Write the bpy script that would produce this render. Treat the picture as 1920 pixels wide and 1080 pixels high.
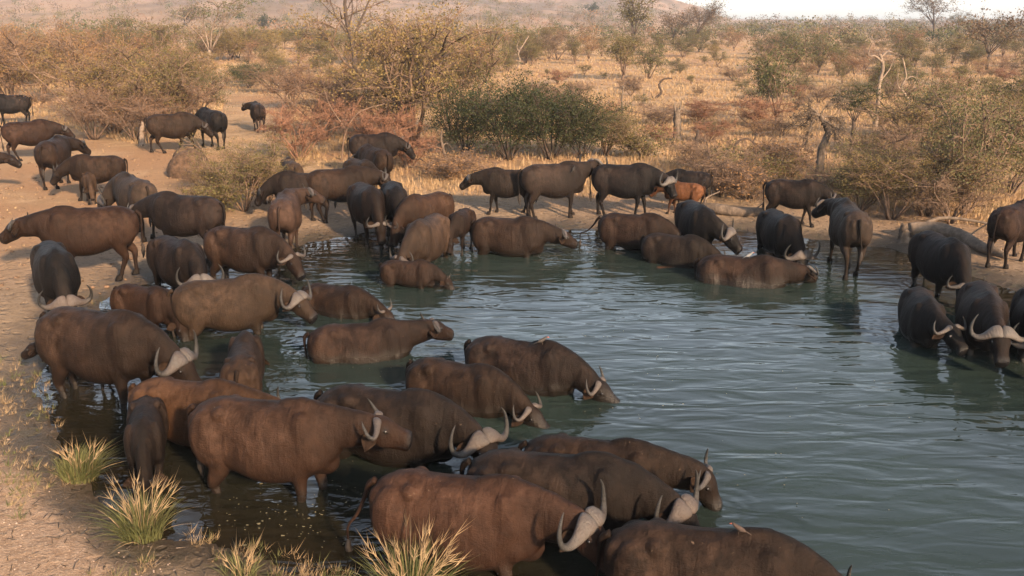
import bpy, bmesh, math, random
import numpy as np
from mathutils import Vector, Matrix

S = bpy.context.scene
for o in list(bpy.data.objects): bpy.data.objects.remove(o)
COL = S.collection
RNG = np.random.default_rng(7)
random.seed(7)
PI = math.pi

# ------------------------------------------------------------------ camera, light
FPX = 1663.0; HZ = 35.0; PITCH = math.atan((540 - HZ) / FPX)
CAM = np.array([0, 0, 5.0])
cd = bpy.data.cameras.new('camera'); cam = bpy.data.objects.new('camera', cd); COL.objects.link(cam)
cam.location = CAM; cam.rotation_euler = (PI / 2 - PITCH, 0, 0)
cd.sensor_width = 36; cd.lens = 36 * FPX / 1920; cd.clip_end = 6000; cd.clip_start = .1
S.camera = cam
SUN_AZ = math.radians(148)      # clockwise from +Y (away from the camera): low over the viewer's right shoulder
SUN_EL = math.radians(24)
world = bpy.data.worlds.new('World'); S.world = world; world.use_nodes = True
wn = world.node_tree.nodes; wl = world.node_tree.links
bg = wn['Background']; sky = wn.new('ShaderNodeTexSky'); sky.sky_type = 'NISHITA'; sky.sun_disc = False
sky.sun_elevation = SUN_EL; sky.sun_rotation = SUN_AZ; sky.dust_density = 1.5; sky.air_density = 1.0; sky.ozone_density = 1.0
hs = wn.new('ShaderNodeHueSaturation'); hs.inputs['Saturation'].default_value = 0.58
wl.new(sky.outputs[0], hs.inputs['Color']); wl.new(hs.outputs[0], bg.inputs[0]); bg.inputs[1].default_value = 0.115
sd = bpy.data.lights.new('sun', 'SUN'); sun = bpy.data.objects.new('sun', sd); COL.objects.link(sun)
sd.energy = 4.6; sd.angle = math.radians(3.5); sd.color = (1.0, .70, .44)
sdir = Vector((math.sin(SUN_AZ) * math.cos(SUN_EL), math.cos(SUN_AZ) * math.cos(SUN_EL), math.sin(SUN_EL)))
sun.rotation_euler = sdir.to_track_quat('Z', 'Y').to_euler()
S.view_settings.view_transform = 'Standard'; S.view_settings.look = 'None'
S.view_settings.exposure = 1.7; S.view_settings.gamma = 1.0
S.render.engine = 'CYCLES'
S.cycles.max_bounces = 6; S.cycles.volume_bounces = 0; S.cycles.transparent_max_bounces = 6

# ------------------------------------------------------------------ measuring
_fw = np.array([0, math.cos(PITCH), -math.sin(PITCH)]); _up = np.array([0, math.sin(PITCH), math.cos(PITCH)]); _rt = np.array([1., 0, 0])
def at(u, v, z=0.0):
    d = _fw * FPX + _rt * (u - 960) + _up * (540 - v)
    return CAM + d * (z - CAM[2]) / d[2]

# ------------------------------------------------------------------ noise
def _hash(ix, iy, s):
    n = np.sin(ix * 127.1 + iy * 311.7 + s * 74.7) * 43758.5453
    return n - np.floor(n)
def vnoise(x, y, s=0):
    ix = np.floor(x); iy = np.floor(y); fx = x - ix; fy = y - iy
    fx = fx * fx * (3 - 2 * fx); fy = fy * fy * (3 - 2 * fy)
    a = _hash(ix, iy, s); b = _hash(ix + 1, iy, s); c = _hash(ix, iy + 1, s); d = _hash(ix + 1, iy + 1, s)
    return (a * (1 - fx) + b * fx) * (1 - fy) + (c * (1 - fx) + d * fx) * fy
def fbm(x, y, s=0, o=4):
    r = 0; a = .5
    for i in range(o):
        r = r + a * vnoise(x, y, s + i); x = x * 2.03 + 5.1; y = y * 2.03 + 1.7; a *= .5
    return r
def sstep(a, b, x):
    t = np.clip((x - a) / (b - a), 0, 1); return t * t * (3 - 2 * t)

# ------------------------------------------------------------------ terrain
SHORE_PX = [(900, 1180), (700, 1120), (560, 1075), (470, 1045), (390, 1030), (300, 1015), (235, 985), (190, 940), (140, 885), (95, 830), (70, 785), (58, 740),
            (70, 700), (105, 650), (150, 605), (185, 575), (225, 548), (290, 525), (370, 508), (430, 500), (490, 488), (545, 468), (585, 455),
            (640, 444), (700, 434), (780, 428), (860, 424), (950, 428), (1040, 427), (1120, 432), (1220, 427), (1320, 432), (1420, 437), (1520, 448),
            (1600, 457), (1665, 466), (1720, 482), (1790, 505), (1850, 527), (1920, 552), (2010, 585), (2140, 640), (2330, 740)]
SHORE = np.array([at(u, v)[:2] for u, v in SHORE_PX] + [(11.5, 5.5), (9, 2.0), (5.0, 1.5), (2.0, 3.4)])
def shore_dist(x, y):
    """signed distance to the shoreline, positive on land"""
    x = np.asarray(x, float); y = np.asarray(y, float); sh = x.shape; x = x.ravel(); y = y.ravel()
    best = np.full(x.shape, 1e18); ins = np.zeros(x.shape, bool); n = len(SHORE)
    for i in range(n):
        ax, ay = SHORE[i]; bx, by = SHORE[(i + 1) % n]
        dx, dy = bx - ax, by - ay
        t = np.clip(((x - ax) * dx + (y - ay) * dy) / (dx * dx + dy * dy), 0, 1)
        best = np.minimum(best, (x - ax - t * dx) ** 2 + (y - ay - t * dy) ** 2)
        c = ((ay > y) != (by > y)); 
        with np.errstate(divide='ignore', invalid='ignore'):
            xi = (bx - ax) * (y - ay) / (by - ay + 1e-12) + ax
        ins ^= c & (x < xi)
    d = np.sqrt(best); return np.where(ins, -d, d).reshape(sh)
def height(x, y):
    x = np.asarray(x, float); y = np.asarray(y, float)
    d = shore_dist(x, y); d = d + (fbm(x * 1.6, y * 1.6, 3) - .47) * .55 * np.exp(-np.abs(d) / 2)
    land = .02 + .30 * (1 - np.exp(-np.maximum(d, 0) / 2.2)) * 0.8
    bed = np.maximum(d * .22, -1.2)
    h = np.where(d > 0, land, bed)
    h = h + (fbm(x * .9, y * .9, 9) - .47) * .07 * sstep(-.5, 1.5, d)
    r = np.sqrt(x * x + y * y)
    h = h + (fbm(x * .05, y * .05, 21) - .47) * 2.0 * sstep(45, 160, r)
    # far hills, higher to the left
    q_ = x / np.maximum(y, 1) + (fbm(x * .006, y * .006, 5) - .47) * .07; H = 1.0 + 24 * sstep(.245, .15, q_) + 46 * sstep(.17, -.45, q_)
    h = h + H * sstep(230, 1050, y) * (y > 0) + (fbm(x * .012, y * .012, 33) - .47) * 10 * sstep(250, 800, y)
    return h
def gh(x, y): return float(height(np.array([x]), np.array([y]))[0])
def ground_at(u, v):
    z = 0.0
    for _ in range(8):
        p = at(u, v, z); z2 = gh(p[0], p[1]); z = z * .4 + z2 * .6
    return p[0], p[1], gh(p[0], p[1])

# ------------------------------------------------------------------ mesh helpers
def tag(o, label=None, cat=None, group=None, kind=None):
    if label: o['label'] = label
    if cat: o['category'] = cat
    if group: o['group'] = group
    if kind: o['kind'] = kind
    return o
def link(name, me, parent=None):
    o = bpy.data.objects.new(name, me); COL.objects.link(o)
    if parent is not None: o.parent = parent
    return o
def mesh(name, V, F, mats=(), attrs=None, smooth=True):
    me = bpy.data.meshes.new(name)
    V = np.asarray(V, np.float32); 
    if isinstance(F, np.ndarray):
        k = F.shape[1]; me.vertices.add(len(V)); me.vertices.foreach_set('co', V.ravel())
        me.loops.add(F.size); me.loops.foreach_set('vertex_index', F.astype(np.int32).ravel())
        me.polygons.add(len(F)); me.polygons.foreach_set('loop_start', np.arange(0, F.size, k, dtype=np.int32))
        me.polygons.foreach_set('loop_total', np.full(len(F), k, np.int32)); me.update(calc_edges=True)
    else:
        me.from_pydata(V.tolist(), [], F); me.update()
    me.polygons.foreach_set('use_smooth', np.full(len(me.polygons), smooth))
    for m in mats: me.materials.append(m)
    for k, a in (attrs or {}).items():
        at_ = me.attributes.new(k, 'FLOAT', 'POINT'); at_.data.foreach_set('value', np.asarray(a, np.float32))
    return me
def crom(A, m):
    A = np.asarray(A, float)
    if A.ndim == 1: A = A[:, None]
    n = len(A); t = np.linspace(0, n - 1, m); i = np.clip(t.astype(int), 0, n - 2); f = (t - i)[:, None]
    g = lambda k: A[np.clip(k, 0, n - 1)]
    p0, p1, p2, p3 = g(i - 1), g(i), g(i + 1), g(i + 2)
    return .5 * (2 * p1 + (p2 - p0) * f + (2 * p0 - 5 * p1 + 4 * p2 - p3) * f ** 2 + (3 * p1 - p0 - 3 * p2 + p3) * f ** 3)
class MB:
    def __init__(s): s.V = []; s.F = []; s.n = 0; s.A = {}
    def add(s, V, F, **attrs):
        V = np.asarray(V, float); s.V.append(V); s.F += [tuple(int(i) + s.n for i in f) for f in F]; s.n += len(V)
        for k, a in attrs.items(): s.A.setdefault(k, []).append(np.broadcast_to(np.asarray(a, float), (len(V),)))
    def verts(s): return np.concatenate(s.V)
    def attrs(s): return {k: np.concatenate(a) for k, a in s.A.items()}
def loft(C, Sd, Up, rs, ru, K=12, m=None, egg=0.0, power=1.0, caps=True):
    """C centres, Sd side vectors, Up up vectors, rs/ru radii -> verts, faces, param t"""
    C = np.asarray(C, float); n = len(C); m = m or n
    Sd = np.broadcast_to(np.asarray(Sd, float), (n, 3)); Up = np.broadcast_to(np.asarray(Up, float), (n, 3))
    P = crom(np.hstack([C, Sd, Up, np.asarray(rs, float)[:, None], np.asarray(ru, float)[:, None]]), m)
    a = np.linspace(0, 2 * PI, K, endpoint=False); ca, sa = np.cos(a), np.sin(a)
    ca = np.sign(ca) * np.abs(ca) ** power; sa2 = np.sign(sa) * np.abs(sa) ** power
    wsd = 1 - egg * sa2
    V = P[:, None, 0:3] + P[:, None, 3:6] * (np.maximum(P[:, 9], .002)[:, None] * ca * wsd)[..., None] + P[:, None, 6:9] * (np.maximum(P[:, 10], .002)[:, None] * sa2)[..., None]
    V = V.reshape(-1, 3); F = []
    for i in range(m - 1):
        for j in range(K):
            F.append((i * K + j, i * K + (j + 1) % K, (i + 1) * K + (j + 1) % K, (i + 1) * K + j))
    t = np.repeat(np.linspace(0, 1, m), K)
    if caps:
        V = np.vstack([V, P[0, :3], P[-1, :3]]); c0 = m * K; c1 = c0 + 1; t = np.append(t, [0, 1])
        for j in range(K): F.append((c0, (j + 1) % K, j)); F.append((c1, (m - 1) * K + j, (m - 1) * K + (j + 1) % K))
    return V, F, t
def tube(P, R, K=8, m=None, ref=(0, 0, 1), flat=1.0):
    P = np.asarray(P, float); R = np.asarray(R, float); m = m or len(P)
    Q = crom(P, m) if m > len(P) else P; r = crom(R, m)[:, 0] if m > len(P) else R
    T = np.gradient(Q, axis=0); T /= np.linalg.norm(T, axis=1)[:, None] + 1e-9
    U = []; u = np.asarray(ref, float)
    for k in range(m):
        u = u - T[k] * (u @ T[k])
        if np.linalg.norm(u) < 1e-4: u = np.cross(T[k], (1, .3, .2))
        u = u / np.linalg.norm(u); U.append(u)
    U = np.array(U); W = np.cross(U, T)
    return loft(Q, W, U, r * flat, r, K, m)
def ellipsoid(c, r, R=None, K=12, n=8):
    t = np.linspace(0, PI, n + 1)[1:-1]; a = np.linspace(0, 2 * PI, K, endpoint=False); V = []
    for q in t:
        for b in a: V.append((math.sin(q) * math.cos(b), math.sin(q) * math.sin(b), math.cos(q)))
    V += [(0, 0, 1), (0, 0, -1)]; V = np.array(V) * np.array(r)
    if R is not None: V = V @ np.array(R).T
    V = V + np.array(c); F = []; m = len(t)
    for i in range(m - 1):
        for j in range(K): F.append((i * K + j, (i + 1) * K + j, (i + 1) * K + (j + 1) % K, i * K + (j + 1) % K))
    for j in range(K): F.append((m * K, j, (j + 1) % K)); F.append((m * K + 1, (m - 1) * K + (j + 1) % K, (m - 1) * K + j))
    return V, F

# ------------------------------------------------------------------ materials
def mat(name):
    m = bpy.data.materials.new(name); m.use_nodes = True; nt = m.node_tree
    return m, nt, nt.nodes['Principled BSDF']
def N(nt, typ, **k):
    n = nt.nodes.new(typ)
    for a, b in k.items():
        if a.startswith('i_'): n.inputs[a[2:].replace('_', ' ')].default_value = b
        else: setattr(n, a, b)
    return n
def noise(nt, scale, detail=6, rough=.6, vec=None, dist=0):
    n = N(nt, 'ShaderNodeTexNoise'); n.inputs['Scale'].default_value = scale; n.inputs['Detail'].default_value = detail
    n.inputs['Roughness'].default_value = rough; n.inputs['Distortion'].default_value = dist
    if vec is not None: nt.links.new(vec, n.inputs['Vector'])
    return n.outputs[0]
def ramp(nt, x, a, b, smooth=True):
    n = N(nt, 'ShaderNodeMapRange'); n.interpolation_type = 'SMOOTHSTEP' if smooth else 'LINEAR'
    nt.links.new(x, n.inputs['Value']); n.inputs['From Min'].default_value = a; n.inputs['From Max'].default_value = b
    return n.outputs[0]
def mix(nt, f, a, b, blend='MIX'):
    n = N(nt, 'ShaderNodeMix', data_type='RGBA', blend_type=blend)
    for i, v in ((0, f), (6, a), (7, b)):
        if isinstance(v, bpy.types.NodeSocket): nt.links.new(v, n.inputs[i])
        elif i == 0: n.inputs[0].default_value = v
        else: n.inputs[i].default_value = (*v, 1) if len(v) == 3 else v
    return n.outputs[2]
def mth(nt, op, a, b=0.0):
    n = N(nt, 'ShaderNodeMath', operation=op)
    for i, v in ((0, a), (1, b)):
        if isinstance(v, bpy.types.NodeSocket): nt.links.new(v, n.inputs[i])
        else: n.inputs[i].default_value = v
    return n.outputs[0]
def attr(nt, name): return N(nt, 'ShaderNodeAttribute', attribute_name=name).outputs['Fac']
def bump(nt, bs, h, dist, strength=1.0):
    b = N(nt, 'ShaderNodeBump'); b.inputs['Strength'].default_value = strength; b.inputs['Distance'].default_value = dist
    nt.links.new(h, b.inputs['Height']); nt.links.new(b.outputs[0], bs.inputs['Normal']); return b
def scaled(nt, vec, s):
    n = N(nt, 'ShaderNodeMapping'); n.inputs['Scale'].default_value = s; nt.links.new(vec, n.inputs[0]); return n.outputs[0]

def make_hide():
    m, nt, b = mat('buffalo_hide'); L = nt.links
    oi = N(nt, 'ShaderNodeObjectInfo'); base = oi.outputs['Color']
    co = N(nt, 'ShaderNodeTexCoord').outputs['Object']
    off = N(nt, 'ShaderNodeVectorMath', operation='ADD'); L.new(co, off.inputs[0])
    cx = N(nt, 'ShaderNodeCombineXYZ'); L.new(mth(nt, 'MULTIPLY', oi.outputs['Random'], 37.0), cx.inputs[0]); L.new(mth(nt, 'MULTIPLY', oi.outputs['Random'], 11.0), cx.inputs[1])
    L.new(cx.outputs[0], off.inputs[1]); v = off.outputs[0]
    big = noise(nt, 2.6, 8, .68, v, 1.2); med = noise(nt, 7, 6, .65, v); streak = noise(nt, 9, 5, .7, scaled(nt, v, (.5, 2.0, 3.2)))
    hair = noise(nt, 70, 4, .75, scaled(nt, v, (.25, 1, 1.0)))
    dusty = mix(nt, .30, mix(nt, 1.0, base, (2.0, 2.0, 2.0), 'MULTIPLY'), (.052, .032, .0225)); dark = mix(nt, .28, (.006, .005, .0045), base)  # dusty tone serves for dust and for painted lit patches of the coat
    c = mix(nt, mth(nt, 'MULTIPLY', ramp(nt, big, .36, .68), .55), base, dark)
    c = mix(nt, mth(nt, 'MULTIPLY', mth(nt, 'MULTIPLY', ramp(nt, mth(nt, 'ADD', mth(nt, 'MULTIPLY', med, .45), mth(nt, 'MULTIPLY', noise(nt, 2.1, 8, .7, v, .9), .65)), .44, .70), attr(nt, 'dust')), .95), c, dusty)  # dust mask and dusty tone also carry painted lit patches of the coat
    c = mix(nt, mth(nt, 'MULTIPLY', ramp(nt, streak, .55, .78), .22), c, dusty)  # dusty tone stands for dust and painted light
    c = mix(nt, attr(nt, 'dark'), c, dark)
    # dried pale mud flecks
    fl = ramp(nt, noise(nt, 17, 3, .6, v), .70, .76)
    c = mix(nt, mth(nt, 'MULTIPLY', fl, mth(nt, 'MULTIPLY', attr(nt, 'dust'), .55)), c, (.12, .085, .06))  # flecks follow the mask of dust and painted light
    c = mix(nt, attr(nt, 'nose'), c, (.006, .005, .005))
    c = mix(nt, mth(nt, 'MULTIPLY', ramp(nt, hair, .35, .7), .45), c, mix(nt, .5, c, (.0, .0, .0)))
    w = attr(nt, 'wet'); c = mix(nt, mth(nt, 'MULTIPLY', w, .85), c, mix(nt, .30, (.010, .008, .006), c))
    L.new(c, b.inputs['Base Color'])
    r = N(nt, 'ShaderNodeMapRange'); L.new(mth(nt, 'MAXIMUM', w, attr(nt, 'nose')), r.inputs[0]); r.inputs[3].default_value = .55; r.inputs[4].default_value = .25
    L.new(r.outputs[0], b.inputs['Roughness'])
    sp = N(nt, 'ShaderNodeMapRange'); L.new(mth(nt, 'MAXIMUM', w, attr(nt, 'nose')), sp.inputs[0]); sp.inputs[3].default_value = .07; sp.inputs[4].default_value = .22; L.new(sp.outputs[0], b.inputs['Specular IOR Level'])
    fold = noise(nt, 5, 3, .55, scaled(nt, v, (2.0, 1, .55)), .6)
    h = mth(nt, 'ADD', mth(nt, 'MULTIPLY', fold, 1.1), mth(nt, 'ADD', mth(nt, 'MULTIPLY', med, .5), mth(nt, 'MULTIPLY', hair, .55)))
    bump(nt, b, h, .036, .65)
    return m
def make_horn():
    m, nt, b = mat('horn_keratin'); L = nt.links
    co = N(nt, 'ShaderNodeTexCoord').outputs['Object']; t = attr(nt, 't'); oc = N(nt, 'ShaderNodeObjectInfo').outputs['Color']
    n1 = noise(nt, 30, 5, .7, co); n2 = noise(nt, 9, 4, .6, co)
    c = mix(nt, ramp(nt, n2, .35, .7), oc, mix(nt, .55, oc, (.05, .033, .025)))
    c = mix(nt, mth(nt, 'MULTIPLY', ramp(nt, n1, .48, .72), .6), c, (.035, .023, .018))
    c = mix(nt, ramp(nt, t, .50, .85), c, (.010, .009, .008)); L.new(c, b.inputs['Base Color']); b.inputs['Roughness'].default_value = .55
    rg = mth(nt, 'SINE', mth(nt, 'MULTIPLY', mth(nt, 'ADD', t, mth(nt, 'MULTIPLY', n2, .03)), 120.0))
    bump(nt, b, mth(nt, 'ADD', mth(nt, 'MULTIPLY', n1, 1.0), mth(nt, 'MULTIPLY', rg, .035)), .02, 1.0)
    return m
def simple(name, col, rough=.7, var=.4, sc=12, bumpd=0, stretch=(1, 1, 1), spec=.3):
    m, nt, b = mat(name); co = N(nt, 'ShaderNodeTexCoord').outputs['Object']; n = noise(nt, sc, 6, .65, scaled(nt, co, stretch))
    lo = tuple(c * (1 - var) for c in col); hi = tuple(min(1, c * (1 + var)) for c in col)
    nt.links.new(mix(nt, ramp(nt, n, .3, .7), lo, hi), b.inputs['Base Color']); b.inputs['Roughness'].default_value = rough
    b.inputs['Specular IOR Level'].default_value = spec
    if bumpd: bump(nt, b, n, bumpd)
    return m
def leafy(name, c1, c2, dead=(.2, .13, .07), deadf=.25, trans=.25):
    m, nt, b = mat(name); r = attr(nt, 'rnd'); oi = N(nt, 'ShaderNodeObjectInfo').outputs['Random']
    geo = N(nt, 'ShaderNodeNewGeometry').outputs['Position']
    c = mix(nt, r, c1, c2); cl = ramp(nt, noise(nt, .9, 3, .5, geo), .35, .68)
    c = mix(nt, mth(nt, 'MULTIPLY', cl, deadf * 1.6), c, dead)
    c = mix(nt, mth(nt, 'MULTIPLY', oi, .25), c, mix(nt, .5, c, dead))
    nt.links.new(c, b.inputs['Base Color']); b.inputs['Roughness'].default_value = .7; b.inputs['Specular IOR Level'].default_value = .2
    t = N(nt, 'ShaderNodeBsdfTranslucent'); nt.links.new(c, t.inputs[0]); ms = N(nt, 'ShaderNodeMixShader'); ms.inputs[0].default_value = trans
    nt.links.new(b.outputs[0], ms.inputs[1]); nt.links.new(t.outputs[0], ms.inputs[2])
    nt.links.new(ms.outputs[0], nt.nodes['Material Output'].inputs[0])
    return m
HIDE = make_hide(); HORN = make_horn()
EARM = simple('ear_skin', (.016, .010, .007), .9, .5, 20, .005, spec=.04); EYEM = simple('eye_glossy', (.008, .006, .005), .12, .1, 5, 0, spec=.6)
HOOF = simple('hoof_horn', (.010, .008, .007), .7, .4, 20, .003, spec=.08); TUFTM = simple('tail_hair', (.02, .015, .012), .8, .5, 60, .006, (1, 1, .2))
BARK_GREY = simple('bark_grey', (0.110, 0.085, 0.069), .9, .45, 14, .02, (1, 1, .3)); BARK_DARK = simple('bark_dark', (0.047, 0.033, 0.025), .9, .5, 12, .02, (1, 1, .3))
BARK_PALE = simple('bark_pale', (.150, .112, .084), .85, .35, 9, .01, (1, 1, .3)); WOOD_DEAD = simple('weathered_wood', (.085, .064, .048), .9, .5, 9, .03, (1, 1, .25))
TWIG = simple('dry_twigs', (0.110, 0.072, 0.050), .9, .4, 3); TWIG_RED = simple('reddish_twigs', (0.143, 0.072, 0.044), .9, .35, 3)
LEAF = dict(
    olive=leafy('leaves_olive', (.062, .060, .020), (.115, .100, .036), (.12, .075, .035)),
    yellow=leafy('leaves_yellow_olive', (.13, .098, .032), (.20, .150, .055), (.15, .09, .04)),
    green=leafy('leaves_dark_green', (.011, .018, .007), (.030, .038, .014), (.09, .075, .03), deadf=.08),
    mid=leafy('leaves_mid_green', (.042, .052, .020), (.085, .090, .036), (.11, .08, .04)),
    dry=leafy('leaves_dry_brown', (.17, .088, .036), (.25, .145, .065), (.14, .085, .045), .3),
    red=leafy('leaves_russet', (.155, .082, .044), (.215, .122, .066), (.15, .085, .05), .3),
    grey=leafy('leaves_grey_brown', (.085, .060, .038), (.14, .100, .062), (.12, .075, .045), .3))
GRASS_DRY = leafy('grass_golden', (.25, .170, .090), (.37, .275, .160), (.26, .15, .075), .3)
GRASS_GREEN = leafy('reed_blades_green', (.035, .055, .016), (.085, .100, .034), (.20, .15, .07), .12)
STRAW = leafy('straw_stalks', (.20, .145, .080), (.34, .255, .150), (.24, .15, .08), .2)

# ------------------------------------------------------------------ ground
def build_ground():
    ang = np.concatenate([np.radians(np.linspace(-180, -48, 34)[:-1]), np.radians(np.linspace(-48, 48, 350)), np.radians(np.linspace(48, 180, 34)[1:])])
    ang = ang[:-1]; r = np.concatenate([[.4, 1, 2, 3, 4, 5], np.exp(np.linspace(math.log(5.6), math.log(2600), 420))])
    A, R = np.meshgrid(ang, r); X = R * np.sin(A); Y = R * np.cos(A); Z = height(X, Y)
    fine = np.exp(-R / 18.) * sstep(-.2, .6, shore_dist(X, Y))
    Z = Z + (fbm(X * 5, Y * 5, 50, 4) - .47) * .06 * fine
    n, k = X.shape; V = np.stack([X, Y, Z], -1).reshape(-1, 3)
    i = np.arange(n - 1)[:, None] * k; j = np.arange(k)[None, :]; j2 = (j + 1) % k
    F = np.stack([i + j, i + k + j, i + k + j2, i + j2], -1).reshape(-1, 4)
    V = np.vstack([V, [[0, 0, float(Z[0].mean())]]]); c = len(V) - 1
    sd_ = shore_dist(V[:, 0], V[:, 1])
    # gravel path along the lower left, sunlight painted into its colour, trampled bank, open meadow
    px_lit_path = np.array([at(-60, 800)[:2], at(60, 880)[:2], at(150, 985)[:2], at(245, 1080)[:2], at(330, 1200)[:2]])
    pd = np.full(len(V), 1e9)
    for q in range(len(px_lit_path) - 1):
        a, b = px_lit_path[q], px_lit_path[q + 1]; e = b - a; nrm = np.array([e[1], -e[0]]); nrm /= np.linalg.norm(nrm)
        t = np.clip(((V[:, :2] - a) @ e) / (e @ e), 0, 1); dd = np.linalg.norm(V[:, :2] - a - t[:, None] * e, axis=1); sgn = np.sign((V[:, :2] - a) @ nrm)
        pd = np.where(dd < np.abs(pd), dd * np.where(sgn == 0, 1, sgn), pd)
    lit_path = sstep(-.25, .5, pd) * (V[:, 1] < 11) * (V[:, 0] < 0)
    hill = sstep(200, 500, V[:, 1])
    me = mesh('ground', V, np.vstack([F]), attrs={'shore': sd_, 'lit_path': lit_path, 'hill': hill})
    m, nt, b = mat('savanna_soil'); L = nt.links; geo = N(nt, 'ShaderNodeNewGeometry').outputs['Position']
    n_big = noise(nt, .12, 5, .6, geo); n_mid = noise(nt, .9, 6, .65, geo); n_f = noise(nt, 9, 6, .7, geo); n_ff = noise(nt, 45, 4, .7, geo)
    c = mix(nt, ramp(nt, n_mid, .35, .65), (0.218, 0.141, 0.074), (0.336, 0.230, 0.132))
    c = mix(nt, ramp(nt, n_big, .42, .62), c, (0.241, 0.137, 0.069))
    c = mix(nt, mth(nt, 'MULTIPLY', ramp(nt, n_f, .5, .72), .6), c, (0.123, 0.073, 0.040))
    c = mix(nt, mth(nt, 'MULTIPLY', ramp(nt, n_ff, .55, .75), .6), c, (0.403, 0.286, 0.174))
    sh = attr(nt, 'shore'); shn = mth(nt, 'ADD', sh, mth(nt, 'MULTIPLY', mth(nt, 'SUBTRACT', n_mid, .5), 1.6))
    bank = mth(nt, 'SUBTRACT', 1.0, ramp(nt, shn, 1.2, 5.0)); c = mix(nt, mth(nt, 'MULTIPLY', bank, .6), c, (0.188, 0.148, 0.110))
    c = mix(nt, mth(nt, 'MULTIPLY', ramp(nt, n_f, .45, .7), mth(nt, 'MULTIPLY', bank, .55)), c, (0.082, 0.054, 0.035))
    mud = mth(nt, 'SUBTRACT', 1.0, ramp(nt, shn, .05, 1.25))
    mc = mix(nt, ramp(nt, n_f, .35, .7), (0.025, 0.019, 0.012), (0.066, 0.047, 0.030))
    mc = mix(nt, mth(nt, 'MULTIPLY', ramp(nt, noise(nt, 2.2, 4, .6, geo), .5, .66), .5), mc, (0.028, 0.030, 0.012))
    c = mix(nt, mth(nt, 'MULTIPLY', mud, .93), c, mc)
    pa = attr(nt, 'lit_path'); pan = ramp(nt, mth(nt, 'ADD', pa, mth(nt, 'MULTIPLY', mth(nt, 'SUBTRACT', n_mid, .5), .9)), .25, .8)
    pc = mix(nt, ramp(nt, n_f, .3, .7), (.20, .128, .080), (.33, .23, .155)); pc = mix(nt, mth(nt, 'MULTIPLY', ramp(nt, n_ff, .52, .68), .7), pc, (.44, .35, .26))  # pale gravel, made brighter in colour to carry the sunlit patch
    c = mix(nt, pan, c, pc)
    hl = attr(nt, 'hill'); hn = ramp(nt, noise(nt, .02, 8, .7, scaled(nt, geo, (1, .35, 1))), .44, .60)
    c = mix(nt, mth(nt, 'MULTIPLY', hl, .85), c, mix(nt, hn, (.070, .050, .036), (.20, .135, .095)))
    L.new(c, b.inputs['Base Color'])
    rr = N(nt, 'ShaderNodeMapRange'); L.new(mud, rr.inputs[0]); rr.inputs[3].default_value = .92; rr.inputs[4].default_value = .5; L.new(rr.outputs[0], b.inputs['Roughness'])
    b.inputs['Specular IOR Level'].default_value = .25
    vo = N(nt, 'ShaderNodeTexVoronoi'); vo.inputs['Scale'].default_value = 4.5; vo.inputs['Randomness'].default_value = 1.0; wv = N(nt, 'ShaderNodeVectorMath', operation='ADD'); L.new(geo, wv.inputs[0])
    wn_ = N(nt, 'ShaderNodeTexNoise'); wn_.inputs['Scale'].default_value = 6; L.new(geo, wn_.inputs['Vector']); sv_ = N(nt, 'ShaderNodeVectorMath', operation='SCALE'); L.new(wn_.outputs['Color'], sv_.inputs[0]); sv_.inputs['Scale'].default_value = .18; L.new(sv_.outputs[0], wv.inputs[1]); L.new(wv.outputs[0], vo.inputs['Vector'])
    pit = mth(nt, 'MULTIPLY', ramp(nt, vo.outputs['Distance'], .22, .40), mth(nt, 'MULTIPLY', mth(nt, 'SUBTRACT', 1.0, ramp(nt, sh, 1.5, 9.0)), mth(nt, 'SUBTRACT', .6, mth(nt, 'MULTIPLY', attr(nt, 'lit_path'), .5))))
    bump(nt, b, mth(nt, 'ADD', mth(nt, 'ADD', mth(nt, 'MULTIPLY', n_f, 1.0), mth(nt, 'MULTIPLY', n_ff, .4)), pit), .09, 1.0)
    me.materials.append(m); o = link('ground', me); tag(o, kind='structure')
build_ground()

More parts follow.
